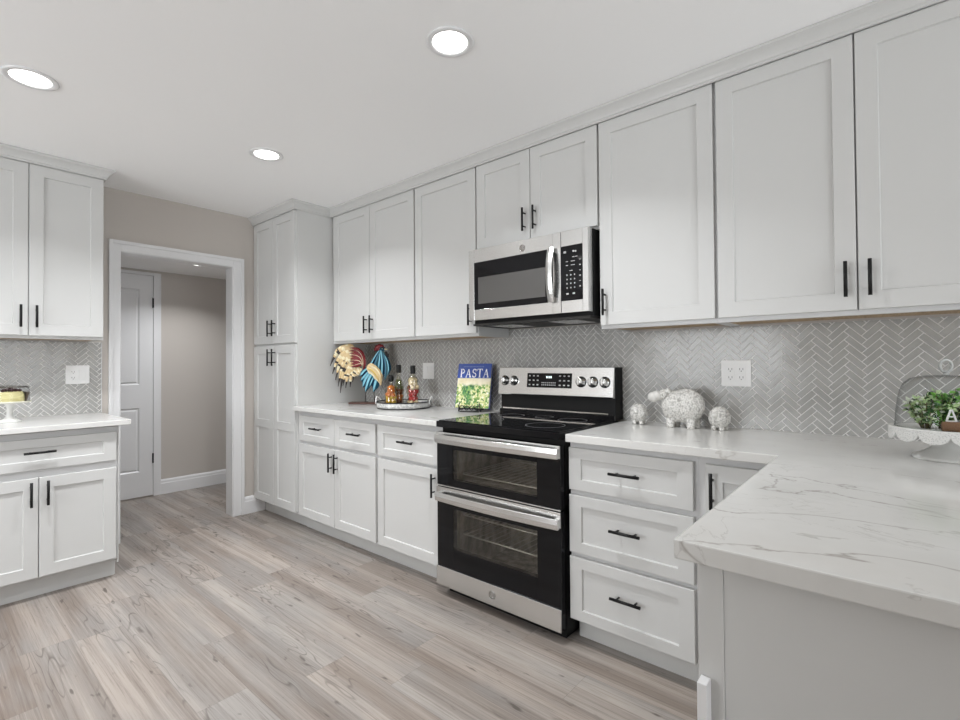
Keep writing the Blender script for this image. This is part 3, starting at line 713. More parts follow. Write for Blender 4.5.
# ------------------------------------------------------------------ recessed ceiling lights
def can(x, y, z, R, label, power=CAN_W, grp='recessed ceiling lights'):
    r = empty('recessed_light', (x, y, z), 0, label, 'ceiling light', grp)
    mb = MB(); mb.lathe([(R, -0.001), (R*1.36, -0.001), (R*1.38, -0.004), (R*1.30, -0.007), (R*1.04, -0.006), (R, -0.003), (R, -0.001)], (0, 0, 0), None, 40); mb.build('trim_ring', M['trimwhite'], r)
    mb = MB(); mb.lathe([(0, -0.0025), (R*0.97, -0.0025), (R*0.99, -0.0012), (0, -0.0012)], (0, 0, 0), None, 40); mb.build('lens', M['bulb'], r)
    l = bpy.data.lights.new('downlight', 'AREA'); l.shape = 'DISK'; l.size = R*2; l.energy = power; l.color = (0.955, 0.975, 1.0); l.spread = math.radians(130)
    o = bpy.data.objects.new('downlight', l); COL.objects.link(o); o.parent = r; o.location = (0, 0, -0.012)
    return r
can(1.320, -2.175, CEIL, 0.068, 'round recessed ceiling light at the upper left above the left cabinets')
can(1.325, -1.157, CEIL, 0.066, 'round recessed ceiling light nearest the doorway')
can(2.822, -1.170, CEIL, 0.066, 'round recessed ceiling light in front of the microwave')
can(-0.626, -0.83, HC, 0.040, 'small round ceiling light glimpsed in the hall through the doorway', 5.5)
# unseen downlights added behind the camera to fill the room
for x, y in ((1.32, -3.4), (2.82, -4.4)):
    can(x, y, CEIL, 0.066, 'added round recessed ceiling light, unseen behind the camera')

# ------------------------------------------------------------------ rooster sculpture
CT = 0.914
ra = math.atan2(0.175, 0.305)
rt = empty('rooster_sculpture', (0.715, -0.335, CT), ra, 'painted metal rooster with teal body and cream and red tail', 'sculpture')
teal = mat('teal_paint', (0.008, 0.085, 0.14), 0.35, 0.3); teal2 = mat('teal_stripe_highlight', (0.12, 0.31, 0.38), 0.35, 0.3)  # pale teal stripes carry the highlights along the feathers as colour
navy = mat('navy_paint', (0.01, 0.05, 0.10), 0.35, 0.3); cream = mat('cream_paint', (0.66, 0.50, 0.27), 0.45); red = mat('red_paint', (0.20, 0.010, 0.015), 0.4)
mustard = mat('mustard_paint', (0.60, 0.42, 0.08), 0.45); dark = mat('dark_paint', (0.03, 0.022, 0.02), 0.45); basewood = mat('dark_wood', (0.07, 0.03, 0.02), 0.5); lcream = mat('light_cream_paint', (0.80, 0.72, 0.50), 0.45)
def zz(z): return z-CT
mb = MB(); mb.box(0.150, 0.372, -0.035, 0.035, 0, 0.016); mb.build('base', basewood, rt, 0.002)
for i, (a, b) in enumerate((((0.278, 0.946), (0.278, 1.012)), ((0.352, 0.946), (0.345, 1.012)))):
    mb = MB(); mb.tube([(a[0], 0, 0.015), (b[0], 0, zz(b[1])+0.02)], 0.0035, seg=8)
    for t_ in (-1, 0, 1): mb.tube([(a[0], 0, 0.020), (a[0]+0.018, t_*0.012, 0.0165)], 0.0022, seg=6)
    mb.build('leg', dark, rt)
def feather(mb, p0, p1, p2, w0, w1, mats_, yo, n=14, th_=0.004, across=None):
    """curved feather of real thickness along a quadratic curve in (s, z); coloured along its length or across its width"""
    pts = []
    for i in range(n+1):
        t_ = i/n; x = (1-t_)**2*p0[0]+2*t_*(1-t_)*p1[0]+t_*t_*p2[0]; z = (1-t_)**2*p0[1]+2*t_*(1-t_)*p1[1]+t_*t_*p2[1]
        dx = 2*(1-t_)*(p1[0]-p0[0])+2*t_*(p2[0]-p1[0]); dz = 2*(1-t_)*(p1[1]-p0[1])+2*t_*(p2[1]-p1[1]); L = math.hypot(dx, dz) or 1
        w = (w0+(w1-w0)*t_)*min(1, (1.03-t_)*3.2)*min(1, 0.45+t_*4); pts.append((x, z, -dz/L*w, dx/L*w))
    RR = []
    for x, z, nx, nz_ in pts:
        RR.append([mb.bm.verts.new(p) for p in ((x-nx, yo, zz(z-nz_)), (x-nx*0.3, yo-th_*1.6, zz(z-nz_*0.3)), (x+nx*0.3, yo-th_*1.6, zz(z+nz_*0.3)), (x+nx, yo, zz(z+nz_)), (x, yo+th_, zz(z)))])
    for i, (A, B) in enumerate(zip(RR, RR[1:])):
        for j in range(5):
            f = mb.bm.faces.new((A[j], A[(j+1) % 5], B[(j+1) % 5], B[j])); mb._tag([f], across[j] if across and j < 3 else mats_(i/n))
    mb._tag([mb.bm.faces.new(RR[0]), mb.bm.faces.new(RR[-1][::-1])], mats_(0))
mb = MB(); T = lambda t: teal
for i, (p0, p1, p2, w) in enumerate((((0.330, 1.180), (0.285, 1.145), (0.240, 1.095), 0.022), ((0.335, 1.165), (0.275, 1.120), (0.262, 1.045), 0.024), ((0.340, 1.150), (0.300, 1.100), (0.284, 1.012), 0.024),
                            ((0.365, 1.150), (0.330, 1.110), (0.318, 1.050), 0.022), ((0.385, 1.140), (0.362, 1.080), (0.347, 1.010), 0.024), ((0.300, 1.190), (0.262, 1.165), (0.240, 1.130), 0.018), ((0.340, 1.190), (0.320, 1.15), (0.300, 1.10), 0.03))):
    feather(mb, p0, p1, p2, w*1.25, w*1.15, T, 0.004-0.004*(i % 3), th_=0.010, across=((navy, teal2, teal), (teal, teal2, navy))[i % 2])
mb.build('body', None, rt)
mb = MB()
for i, (p0, p1, p2, w) in enumerate((((0.400, 1.330), (0.350, 1.265), (0.312, 1.185), 0.015), ((0.402, 1.330), (0.368, 1.250), (0.345, 1.165), 0.017), ((0.408, 1.330), (0.395, 1.250), (0.385, 1.140), 0.018),
                            ((0.415, 1.330), (0.430, 1.240), (0.418, 1.110), 0.019), ((0.420, 1.320), (0.465, 1.240), (0.440, 1.105), 0.019), ((0.424, 1.315), (0.492, 1.220), (0.462, 1.140), 0.015))):
    feather(mb, p0, p1, p2, w*0.7, w*1.2, T, -0.006+0.004*(i % 3), th_=0.010, across=((teal, teal2, navy), (navy, teal, teal2), (teal, teal2, teal))[i % 3])
mb.build('neck', None, rt)
mb = MB(); mb.ball((0.415, 0, zz(1.338)), 0.021, teal, 2, (1.15, 0.7, 1.0))
mb.lathe([(0.008, 0), (0.005, 0.015), (0, 0.030)], (0.436, 0, zz(1.338)), lcream, 10, 'x'); mb.ball((0.422, -0.015, zz(1.343)), 0.004, lcream, 1)
mb.build('head', None, rt)
mb = MB()
for (s_, z, R) in ((0.362, 1.352, 0.016), (0.376, 1.366, 0.020), (0.394, 1.372, 0.022), (0.412, 1.368, 0.020), (0.426, 1.356, 0.016), (0.392, 1.352, 0.020), (0.410, 1.352, 0.016)): mb.ball((s_, 0, zz(z-0.013)), R, None, 2, (1, 0.35, 1))
mb.build('comb', red, rt)
mb = MB(); mb.ball((0.446, 0, zz(1.298)), 0.020, None, 2, (0.8, 0.35, 1.2)); mb.ball((0.462, 0, zz(1.290)), 0.013, None, 2, (0.8, 0.35, 1.2)); mb.build('wattle', dark, rt)
mb = MB(); C_ = lambda t: cream
feather(mb, (0.300, 1.195), (0.385, 1.195), (0.414, 1.062), 0.042, 0.034, C_, -0.022, th_=0.006, across=(lcream, cream, cream))
feather(mb, (0.310, 1.190), (0.370, 1.180), (0.404, 1.085), 0.018, 0.014, C_, -0.031, th_=0.004, across=(cream, mustard, cream))
feather(mb, (0.330, 1.210), (0.405, 1.200), (0.420, 1.110), 0.010, 0.008, C_, -0.030, th_=0.004, across=(lcream, lcream, cream))
mb.build('wing', None, rt)
mb = MB()   # tail: long drooping feathers, cream with dark tips
for i, (p0, c, tip) in enumerate((((0.190, 1.350), (0.040, 1.375), (-0.015, 1.212)), ((0.190, 1.335), (0.055, 1.345), (0.002, 1.150)), ((0.190, 1.318), (0.065, 1.315), (0.026, 1.100)), ((0.195, 1.295), (0.080, 1.285), (0.046, 1.050)),
        ((0.200, 1.270), (0.090, 1.255), (0.069, 1.000)), ((0.205, 1.245), (0.115, 1.235), (0.090, 1.055)), ((0.212, 1.222), (0.125, 1.215), (0.112, 1.038)), ((0.220, 1.205), (0.150, 1.200), (0.148, 1.045)),
        ((0.235, 1.195), (0.180, 1.185), (0.172, 1.085)), ((0.250, 1.185), (0.210, 1.165), (0.196, 1.120)), ((0.180, 1.362), (0.060, 1.380), (0.005, 1.290)), ((0.185, 1.305), (0.10, 1.30), (0.060, 1.180)), ((0.195, 1.26), (0.12, 1.26), (0.10, 1.15)))):
    feather(mb, p0, c, tip, 0.020, 0.013, lambda t, i=i: (dark if t > 0.84 else (dark if (t > 0.45 and int(t*16+i) % 4 == 0) else (lcream if int(t*10+i) % 3 == 0 else cream))), 0.003*(i % 4)-0.004, n=20)
mb.build('tail', None, rt)
mb = MB()   # red fan over the root of the tail, with pale quills between
for i in range(8):
    u_ = i/7; tip = (0.150+0.020*u_*u_, 1.352-0.150*u_); p0 = (0.268-0.010*u_, 1.185+0.006*i); c = (0.292-0.055*u_, 1.350-0.125*u_)
    feather(mb, p0, c, tip, 0.016, 0.015, lambda t: red, -0.012-0.0012*i, th_=0.005)
    if i % 2: feather(mb, p0, (c[0]+0.004, c[1]+0.006), (tip[0]+0.014, tip[1]+0.008), 0.0022, 0.0016, lambda t: lcream, -0.026-0.0012*i, th_=0.002)
mb.build('saddle_feathers', None, rt)

# ------------------------------------------------------------------ tray and bottles
galv = mat('galvanised', (0.5, 0.5, 0.49), 0.5, 0.35); k = NT(galv); nz = k.noise(k.obj(), 70, 4, 0.7); k.base(k.ramp(nz.outputs[0], [(0.35, (0.36, 0.36, 0.35)), (0.65, (0.72, 0.72, 0.70))]))
TX, TY = 1.440, -0.225
r = empty('serving_tray', (TX, TY, CT), 0, 'round galvanised metal tray under the decorative bottles', 'tray')
mb = MB(); R = 0.186; mb.lathe([(0, 0.001), (R-0.012, 0.001), (R-0.004, 0.004), (R, 0.012), (R+0.004, 0.044), (R+0.001, 0.044), (R-0.004, 0.012), (R-0.014, 0.006), (0, 0.006)], (0, 0, 0), galv, 48)
mb.build('tray_bowl', None, r)
mb = MB(); mb.tube([((R+0.003)*math.cos(2*PI*i/48), (R+0.003)*math.sin(2*PI*i/48), 0.045) for i in range(48)], 0.0035, None, 8, closed=True)
mb.tube([((R-0.002)*math.cos(2*PI*i/48), (R-0.002)*math.sin(2*PI*i/48), 0.0035) for i in range(48)], 0.0034, None, 8, closed=True); mb.build('rim', M['black'], r)
ha = math.radians(-215)
for a in (math.radians(209), math.radians(36)):
    cx, cy = (R+0.004)*math.cos(a), (R+0.004)*math.sin(a); tx, ty = -math.sin(a), math.cos(a)
    pts = []
    for i in range(13):
        t_ = i/12; u_ = (t_-0.5)*0.10; h = 0.030+0.046*(math.sin(PI*t_)**0.5)
        pts.append((cx+tx*u_+0.012*math.cos(a)*math.sin(PI*t_), cy+ty*u_+0.012*math.sin(a)*math.sin(PI*t_), h))
    mb = MB(); mb.tube(pts, 0.0045, None, 8); tag(mb.build('tray_handle', M['plate'], r), 'white wire handle')
veg = {'orange': mat('orange_pepper', (0.75, 0.22, 0.02), 0.35), 'yellow': mat('yellow_pepper', (0.78, 0.52, 0.03), 0.35), 'red': mat('red_tomato', (0.55, 0.015, 0.015), 0.3),
       'cream': mat('garlic', (0.72, 0.60, 0.40), 0.5), 'green': mat('olive_green', (0.12, 0.14, 0.03), 0.4), 'brown': mat('spice_brown', (0.22, 0.07, 0.02), 0.5)}
corkm = M['black']
def bottle(loc, H, R, fills, label, shape=0):
    r = empty('decorative_bottle', loc, random.uniform(0, 3), label, 'bottle', 'decorative bottles on the tray')
    mb = MB()
    if shape == 0: prof = [(0, 0), (R, 0), (R*1.02, 0.01), (R, H*0.48), (R*0.72, H*0.58), (0.013, H*0.68), (0.011, H*0.86), (0.014, H*0.87), (0.014, H*0.89)]
    else: prof = [(0, 0), (R*0.9, 0), (R, 0.012), (R*0.72, H*0.20), (R*0.98, H*0.36), (R*0.98, H*0.44), (R*0.66, H*0.56), (R*0.85, H*0.64), (R*0.6, H*0.72), (0.012, H*0.78), (0.012, H*0.89)]
    mb.lathe(prof, (0, 0, 0), None, 28); g_ = mb.build('glass', M['jarglass'], r)
    mb = MB(); mb.lathe([(0.0, H*0.80), (0.0175, H*0.80), (0.0185, H*0.82), (0.0185, H*0.985), (0.014, H), (0, H)], (0, 0, 0), None, 20); mb.build('cap', corkm, r)
    mb = MB(); rnd = random.Random(len(label))
    z = 0.012; top = H*0.60 if shape == 0 else H*0.72; i = 0
    while z < top:
        t_ = z/top; mcol = veg[fills[min(len(fills)-1, int(t_*len(fills)))]]
        rr__ = (R*0.62 if z < H*0.46 else R*0.30) if shape == 0 else R*(0.52+0.13*math.sin(z*60))
        for q in range(5):
            a = q*1.256+i*0.7; br = R*0.36*rnd.uniform(0.85, 1.15)
            if q % 5 == 4 and rnd.random() < 0.5: mc = veg[rnd.choice(['brown', 'green', 'cream'])]
            else: mc = mcol
            mb.ball((rr__*math.cos(a)*0.95, rr__*math.sin(a)*0.95, z+rnd.uniform(-0.003, 0.003)), br, mc, 1, (1, 1, 1.15))
        mb.ball((0, 0, z), R*0.5, mcol, 1); z += R*0.55; i += 1
    mb.build('preserved_filling', None, r); return r
BT = CT+0.0068
bottle((1.338, -0.185, BT), 0.298, 0.037, ['brown', 'orange', 'brown', 'green'], 'tall dark-filled bottle with black cap, rear left on the tray')
bottle((1.352, -0.268, BT), 0.225, 0.044, ['orange', 'yellow', 'orange', 'orange'], 'shorter bottle of orange and yellow peppers, front left on the tray')
bottle((1.525, -0.215, BT), 0.292, 0.046, ['cream', 'red', 'red', 'cream', 'cream'], 'curvy bottle of red tomatoes and garlic, right on the tray', 1)

# ------------------------------------------------------------------ cookbook on its wire easel
blue = mat('cover_blue', (0.015, 0.055, 0.30), 0.3, coat=0.3)
photo = mat('cover_photo', (0.4, 0.5, 0.2), 0.35, coat=0.3); k = NT(photo); P = k.obj()
sepo = k.n('ShaderNodeSeparateXYZ', {0: P})
vo = k.n('ShaderNodeTexVoronoi', {'Vector': P, 'Scale': 95.0}); nz = k.noise(P, 14, 3, 0.6)
rnd_ = k.n('ShaderNodeSeparateColor', {0: vo.outputs['Color']}).outputs[0]
food = k.ramp(rnd_, [(0.0, (0.03, 0.13, 0.02)), (0.25, (0.14, 0.32, 0.05)), (0.45, (0.45, 0.52, 0.18)), (0.62, (0.80, 0.78, 0.48)), (0.8, (0.62, 0.62, 0.22)), (1.0, (0.85, 0.83, 0.70))])
leaf_ = k.ramp(rnd_, [(0.0, (0.01, 0.08, 0.02)), (0.5, (0.05, 0.22, 0.05)), (1.0, (0.24, 0.42, 0.10))])
leafmask = k.ramp(k.math('ADD', k.math('MULTIPLY', k.math('ABSOLUTE', k.math('SUBTRACT', k.math('ADD', sepo.outputs[0], 0.03), 0.0)), -6.0), k.math('ADD', k.math('MULTIPLY', nz.outputs[0], 1.2), k.math('MULTIPLY', sepo.outputs[2], 1.4))), [(0.48, (0, 0, 0)), (0.60, (1, 1, 1))])
bgc = k.ramp(nz.outputs[0], [(0.35, (0.62, 0.55, 0.30)), (0.6, (0.78, 0.72, 0.55))])
topm = k.ramp(k.math('ADD', sepo.outputs[2], k.math('MULTIPLY', nz.outputs[0], 0.06)), [(0.175, (0, 0, 0)), (0.190, (1, 1, 1))])
k.base(k.mix(topm, k.mix(leafmask, food, leaf_), bgc))
pages = mat('paper', (0.75, 0.73, 0.68), 0.8)
BKA = 0.30   # turned a little to the camera
bw, bh = 0.235, 0.292
r = empty('cookbook', (2.020, -0.160, CT+0.024), BKA, 'blue cookbook with the word PASTA standing on a wire easel', 'book')
TILT = -math.radians(14)
bk = MB(); bk.box(-bw/2+0.003, bw/2-0.003, 0.004, 0.022, 0.003, bh-0.003); bk.build('pages', pages, r, 0, None, (TILT, 0, 0))
bk = MB(); bk.box(-bw/2, bw/2, 0, 0.0035, 0, bh*0.668, photo); bk.box(-bw/2, bw/2, 0, 0.0035, bh*0.668, bh, blue)
bk.box(-bw/2, bw/2, 0.0225, 0.026, 0, bh, blue); bk.box(-bw/2-0.002, -bw/2+0.001, 0, 0.026, 0, bh, blue)
cov = bk.build('cover', None, r, 0, None, (TILT, 0, 0))
white = mat('print_white', (0.85, 0.86, 0.88), 0.5)
def serif_word(word, w, h, y, z0, parent, m):
    """roman capitals drawn with thick and thin strokes"""
    mb = MB(); adv = {'P': 0.86, 'A': 1.02, 'S': 0.78, 'T': 0.92}; tot = sum(adv[c] for c in word); u_ = w/tot; x = -w/2
    def st(x0, z0_, x1, z1_, t_):
        dx, dz = x1-x0, z1_-z0_; L = math.hypot(dx, dz); nx, nz_ = -dz/L*t_/2, dx/L*t_/2
        q = [(x0+nx, z0_+nz_), (x0-nx, z0_-nz_), (x1-nx, z1_-nz_), (x1+nx, z1_+nz_)]; mb.poly_prism(q, 'y', y, y-0.0006)
    def arc(cx, cz, rx, rz_, a0, a1, t_, n=12):
        p = [(cx+rx*math.cos(a0+(a1-a0)*i/n), cz+rz_*math.sin(a0+(a1-a0)*i/n)) for i in range(n+1)]
        for a, b in zip(p, p[1:]): st(a[0], a[1], b[0]+(b[0]-a[0])*0.15, b[1]+(b[1]-a[1])*0.15, t_)
    TK, TN = h*0.13, h*0.05
    for c in word:
        l, q = x+u_*0.08, adv[c]*u_*0.84
        if c == 'P': st(l+q*0.25, z0, l+q*0.25, z0+h, TK); st(l, z0, l+q*0.55, z0, TN); st(l, z0+h, l+q*0.5, z0+h, TN); arc(l+q*0.45, z0+h*0.74, q*0.42, h*0.25, PI/2, -PI/2, TK*0.85); st(l+q*0.25, z0+h*0.49, l+q*0.5, z0+h*0.49, TN)
        if c == 'A': st(l+q*0.12, z0, l+q*0.5, z0+h, TN*1.3); st(l+q*0.5, z0+h, l+q*0.86, z0, TK); st(l+q*0.27, z0+h*0.36, l+q*0.72, z0+h*0.36, TN); st(l-q*0.04, z0, l+q*0.28, z0, TN); st(l+q*0.68, z0, l+q*1.02, z0, TN)
        if c == 'S': arc(l+q*0.5, z0+h*0.75, q*0.36, h*0.24, 0.5, PI*1.5, TK*0.8); arc(l+q*0.5, z0+h*0.26, q*0.38, h*0.25, PI/2, -PI+0.5, TK*0.8); st(l+q*0.86, z0+h*0.70, l+q*0.86, z0+h, TN); st(l+q*0.12, z0, l+q*0.12, z0+h*0.3, TN)
        if c == 'T': st(l+q*0.5, z0, l+q*0.5, z0+h, TK); st(l, z0+h, l+q, z0+h, TN*1.3); st(l, z0+h*0.8, l, z0+h, TN); st(l+q, z0+h*0.8, l+q, z0+h, TN); st(l+q*0.28, z0, l+q*0.72, z0, TN)
        x += adv[c]*u_
    return mb.build('title_lettering', m, parent)
serif_word('PASTA', bw*0.90, 0.054, -0.0002, bh*0.690, cov, white)
mb = MB()
for i in range(14): mb.box(-0.080+i*0.0105, -0.074+i*0.0105, -0.0008, -0.0002, bh*0.925, bh*0.935)
mb.build('small_print', mat('print_pale_blue', (0.25, 0.35, 0.65), 0.5), cov)
r = empty('book_easel', (2.020, -0.160, CT), BKA, 'black scrolled wire easel holding the cookbook', 'easel')
mb = MB(); w = 0.0036
def scroll(cx, y, z0):
    pts = [(cx+0.020*math.cos(a)*(1-a/9.5), y, z0+0.022+0.020*math.sin(a)*(1-a/9.5)) for a in [i*0.35 for i in range(20)]]; mb.tube(pts, w*0.8, None, 6)
for sx in (-1, 1):
    mb.tube([(sx*0.075, -0.028, 0.003), (sx*0.075, -0.024, 0.012), (sx*0.072, 0.004, 0.019), (sx*0.066, 0.036, 0.019), (sx*0.05, 0.060, 0.10), (sx*0.03, 0.088, 0.22)], w, None, 8)
    mb.tube([(sx*0.075, -0.028, 0.003), (sx*0.075, -0.030, 0.028), (sx*0.071, -0.030, 0.052), (sx*0.066, -0.028, 0.058)], w, None, 8)
    scroll(sx*0.055, -0.030, 0.001); scroll(sx*0.018, -0.030, 0.001)
mb.tube([(-0.085, 0.0, 0.019), (0.085, 0.0, 0.019)], w, None, 8); mb.tube([(-0.068, -0.030, 0.0033), (0.068, -0.030, 0.0033)], w, None, 8)
mb.tube([(-0.03, 0.088, 0.22), (0.03, 0.088, 0.22)], w, None, 8); mb.tube([(0, 0.088, 0.22), (0, 0.089, 0.003)], w, None, 8)
mb.build('wire_frame', M['black'], r)

# ------------------------------------------------------------------ sheep figurines
wool = mat('speckled_ceramic', (0.6, 0.6, 0.58), 0.55); k = NT(wool); P = k.obj()
vo = k.n('ShaderNodeTexVoronoi', {'Vector': P, 'Scale': 130.0}); k.base(k.ramp(vo.outputs['Distance'], [(0.0, (0.80, 0.79, 0.76)), (0.45, (0.66, 0.65, 0.62)), (0.8, (0.36, 0.35, 0.33))]))
face = mat('pale_ceramic', (0.66, 0.65, 0.62), 0.5)
tex = bpy.data.textures.new('wool_curls', 'VORONOI'); tex.noise_scale = 0.013; tex.noise_intensity = 1.0
def woolly(name, balls, parent, s=0.006, res=0.004):
    mb = MB()
    for c, R, sc in balls: mb.ball(c, R, wool, 4, sc)
    o = mb.build(name, None, parent)
    rm = o.modifiers.new('merge', 'REMESH'); rm.mode = 'VOXEL'; rm.voxel_size = res; rm.use_smooth_shade = True
    d = o.modifiers.new('curls', 'DISPLACE'); d.texture = tex; d.strength = -s; d.mid_level = 0.3; d.texture_coords = 'LOCAL'
    return o
def small_sheep(loc, R, label, rz):
    r = empty('sheep_figurine', loc, rz, label, 'figurine', 'pale textured sheep figurines')
    woolly('body', [((0, 0, 0.008+R*0.98), R, (1.0, 0.92, 1.0))], r, 0.004, 0.003)
    for sx in (-1, 1):
        for sy in (-1, 1):
            mb = MB(); mb.lathe([(0, 0), (0.0095, 0), (0.0105, 0.004), (0.010, 0.020), (0, 0.020)], (sx*R*0.40, sy*R*0.36, 0), None, 12); mb.build('leg', wool, r)
    mb = MB(); mb.ball((-R*0.90, 0, 0.010+R*1.20), R*0.30, None, 2, (1.0, 0.9, 0.95)); mb.build('head', face, r)
    return r
small_sheep((3.112, -0.125, CT), 0.047, 'small round sheep figurine left of the big sheep', math.radians(95))
small_sheep((3.487, -0.125, CT), 0.050, 'small round sheep figurine right of the big sheep', math.radians(80))
r = empty('sheep_figurine', (3.325, -0.135, CT), 0, 'largest pale textured sheep figurine, between the two small ones', 'figurine', 'pale textured sheep figurines')
woolly('body', [((0.022, 0, 0.104), 0.083, (0.98, 0.72, 0.98)), ((-0.022, 0, 0.098), 0.076, (0.95, 0.76, 1.0))], r, 0.006)
woolly('fleece_cap', [((-0.080, -0.008, 0.160), 0.022, (1.0, 1.1, 0.9)), ((-0.060, -0.008, 0.168), 0.018, (1, 1.1, 0.9)), ((-0.068, 0.0, 0.142), 0.028, (1, 1, 1))], r, 0.004, 0.003)
mb = MB(); mb.ball((-0.112, -0.014, 0.146), 0.026, None, 3, (1.2, 0.9, 0.95)); mb.ball((-0.128, -0.016, 0.140), 0.025, None, 3, (1.1, 0.95, 1.0)); mb.build('face', face, r)
mb = MB(); mb.tube([(-0.074+0.013*math.cos(a)*(1-a/12), -0.038, 0.150+0.014*math.sin(a)*(1-a/12)) for a in [i*0.4 for i in range(20)]], 0.0048, None, 8); mb.build('ear', face, r)
for x, y in ((-0.045, -0.026), (0.048, -0.026), (-0.035, 0.026), (0.055, 0.026)):
    mb = MB(); mb.lathe([(0, 0), (0.016, 0), (0.018, 0.006), (0.019, 0.045), (0, 0.045)], (x, y, 0), None, 14); mb.build('leg', wool, r)

# ------------------------------------------------------------------ cake stand on the right with its dome and greenery
stone = mat('whitewashed_ceramic', (0.70, 0.70, 0.68), 0.45); k = NT(stone); nz = k.noise(k.obj(), 160, 2)
lace = mat('stamped_ceramic', (0.62, 0.62, 0.60), 0.5); k = NT(lace); vo = k.n('ShaderNodeTexVoronoi', {'Vector': k.obj(), 'Scale': 230.0})
k.base(k.ramp(vo.outputs['Distance'], [(0.1, (0.44, 0.44, 0.43)), (0.5, (0.70, 0.70, 0.68))]))
SX, SY = 4.216, -0.400; PZ = 0.094
r = empty('cake_stand', (SX, SY, CT), 0, 'white pedestal cake stand with scalloped rim at right', 'cake stand')
mb = MB(); mb.lathe([(0, 0), (0.082, 0), (0.085, 0.004), (0.080, 0.010), (0.060, 0.020), (0.038, 0.036), (0.026, 0.055), (0.024, 0.072), (0.034, PZ-0.010), (0.050, PZ-0.0065), (0, PZ-0.0065)], (0, 0, 0), None, 48); mb.build('pedestal', stone, r)
mb = MB(); mb.lathe([(0, PZ-0.006), (0.136, PZ-0.006), (0.141, PZ-0.002), (0.141, PZ+0.004), (0.137, PZ+0.006), (0.130, PZ+0.002), (0, PZ)], (0, 0, 0), None, 64); mb.build('plate', stone, r)
mb = MB(); n = 144; NS = 12; V = []
for i in range(n):
    a = 2*PI*i/n; sc_ = abs(math.sin(a*NS/2)); lo = PZ-0.012-0.024*math.sqrt(max(0, sc_)); V.append([mb.bm.verts.new((R_*math.cos(a), R_*math.sin(a), z)) for R_, z in ((0.1415, PZ+0.002), (0.1415, lo), (0.1385, lo), (0.1385, PZ+0.0))])
for i in range(n):
    A, B = V[i], V[(i+1) % n]
    for j in range(4): mb.bm.faces.new((A[j], A[(j+1) % 4], B[(j+1) % 4], B[j]))
mb.build('scalloped_skirt', lace, r)
ZP = CT+PZ
r = empty('glass_dome', (SX, SY, ZP+0.0045), 0, 'clear glass dome with ring knob covering the greenery', 'dome')
mb = MB(); mb.lathe([(0.1255, 0.0), (0.1235, 0.040), (0.1180, 0.085), (0.1120, 0.115), (0.1020, 0.138), (0.0860, 0.153), (0.0550, 0.161), (0.0, 0.163)], (0, 0, 0), None, 64); mb.build('dome', M['domeglass'], r)
mb = MB(); mb.tube([(0.1257*math.cos(2*PI*i/48), 0.1257*math.sin(2*PI*i/48), 0.001) for i in range(48)], 0.0018, None, 6, closed=True); mb.build('base_rim', M['domeglass'], r)
knobm = mat('clear_knob', (0.75, 0.77, 0.75), 0.08, 0, 0.5, trans=0.6)
mb = MB(); mb.lathe([(0, 0.163), (0.010, 0.163), (0.007, 0.168), (0.007, 0.174), (0, 0.174)], (0, 0, 0), None, 16)
mb.tube([(0.019*math.cos(2*PI*i/28)*0.76, 0.019*math.cos(2*PI*i/28)*0.65, 0.192+0.019*math.sin(2*PI*i/28)) for i in range(28)], 0.0042, None, 8, closed=True); mb.build('ring_knob', knobm, r)
# greenery
leafA = mat('leaf_green', (0.13, 0.33, 0.05), 0.5); leafB = mat('leaf_pale_green', (0.42, 0.55, 0.28), 0.55); leafC = mat('leaf_dark_green', (0.03, 0.10, 0.02), 0.5); leafD = mat('leaf_grey_white', (0.70, 0.74, 0.62), 0.6)
stemm = mat('stem_brown', (0.12, 0.10, 0.04), 0.6)
def foliage(loc, spread, label, seed_, nst=16, cols=(leafA, leafB, leafC, leafD), hmax=0.12, name='greenery_bunch'):
    r = empty(name, loc, 0, label, 'greenery', 'greenery inside the glass dome'); rnd = random.Random(seed_); lb = MB(); sb = MB()
    for m_ in cols: lb.mi(m_)
    for i in range(nst):
        a = rnd.uniform(0, 2*PI); rr = spread*math.sqrt(rnd.random()); h = rnd.uniform(0.5, 1.0)*hmax*(1-0.35*(rr/spread)**2)
        pts = [(0.25*rr*math.cos(a), 0.25*rr*math.sin(a), 0.002), (0.6*rr*math.cos(a), 0.6*rr*math.sin(a), h*0.6), (rr*math.cos(a), rr*math.sin(a), h)]
        sb.tube(pts, 0.0011, None, 5)
        for j in range(13):
            t_ = 0.25+0.75*j/12; q = 1 if t_ > 0.5 else 0; u_ = (t_-0.5*q)*2
            p = Vector(pts[q]).lerp(Vector(pts[q+1]), u_); d = Vector((rnd.uniform(-1, 1), rnd.uniform(-1, 1), rnd.uniform(-0.3, 1))).normalized()
            L = rnd.uniform(0.012, 0.022); w_ = L*0.36; sd = d.cross(Vector((rnd.uniform(-1, 1), rnd.uniform(-1, 1), rnd.uniform(-1, 1)))).normalized(); up_ = d.cross(sd)*0.0016
            A = [lb.bm.verts.new(x) for x in (p, p+d*L*0.4+sd*w_+up_, p+d*L, p+d*L*0.4-sd*w_+up_)]; mid = lb.bm.verts.new(p+d*L*0.45-up_)
            bot = lb.bm.verts.new(p+d*L*0.45-up_*1.7)
            fs = [lb.bm.faces.new((A[s_], A[(s_+1) % 4], mid)) for s_ in range(4)] + [lb.bm.faces.new((A[(s_+1) % 4], A[s_], bot)) for s_ in range(4)]
            lb._tag(fs, rnd.choice(cols))
    sb.build('stems', stemm, r); lb.build('leaves', None, r, norm=False); return r
foliage((SX-0.050, SY-0.030, ZP), 0.050, 'pale variegated leafy sprigs at the left inside the dome', 4, 30, (leafB, leafD, leafB, leafC), 0.118)
foliage((SX-0.008, SY-0.018, ZP), 0.052, 'bright green leafy sprigs in the middle of the dome', 9, 30, (leafA, leafA, leafA, leafC, leafB), 0.145)
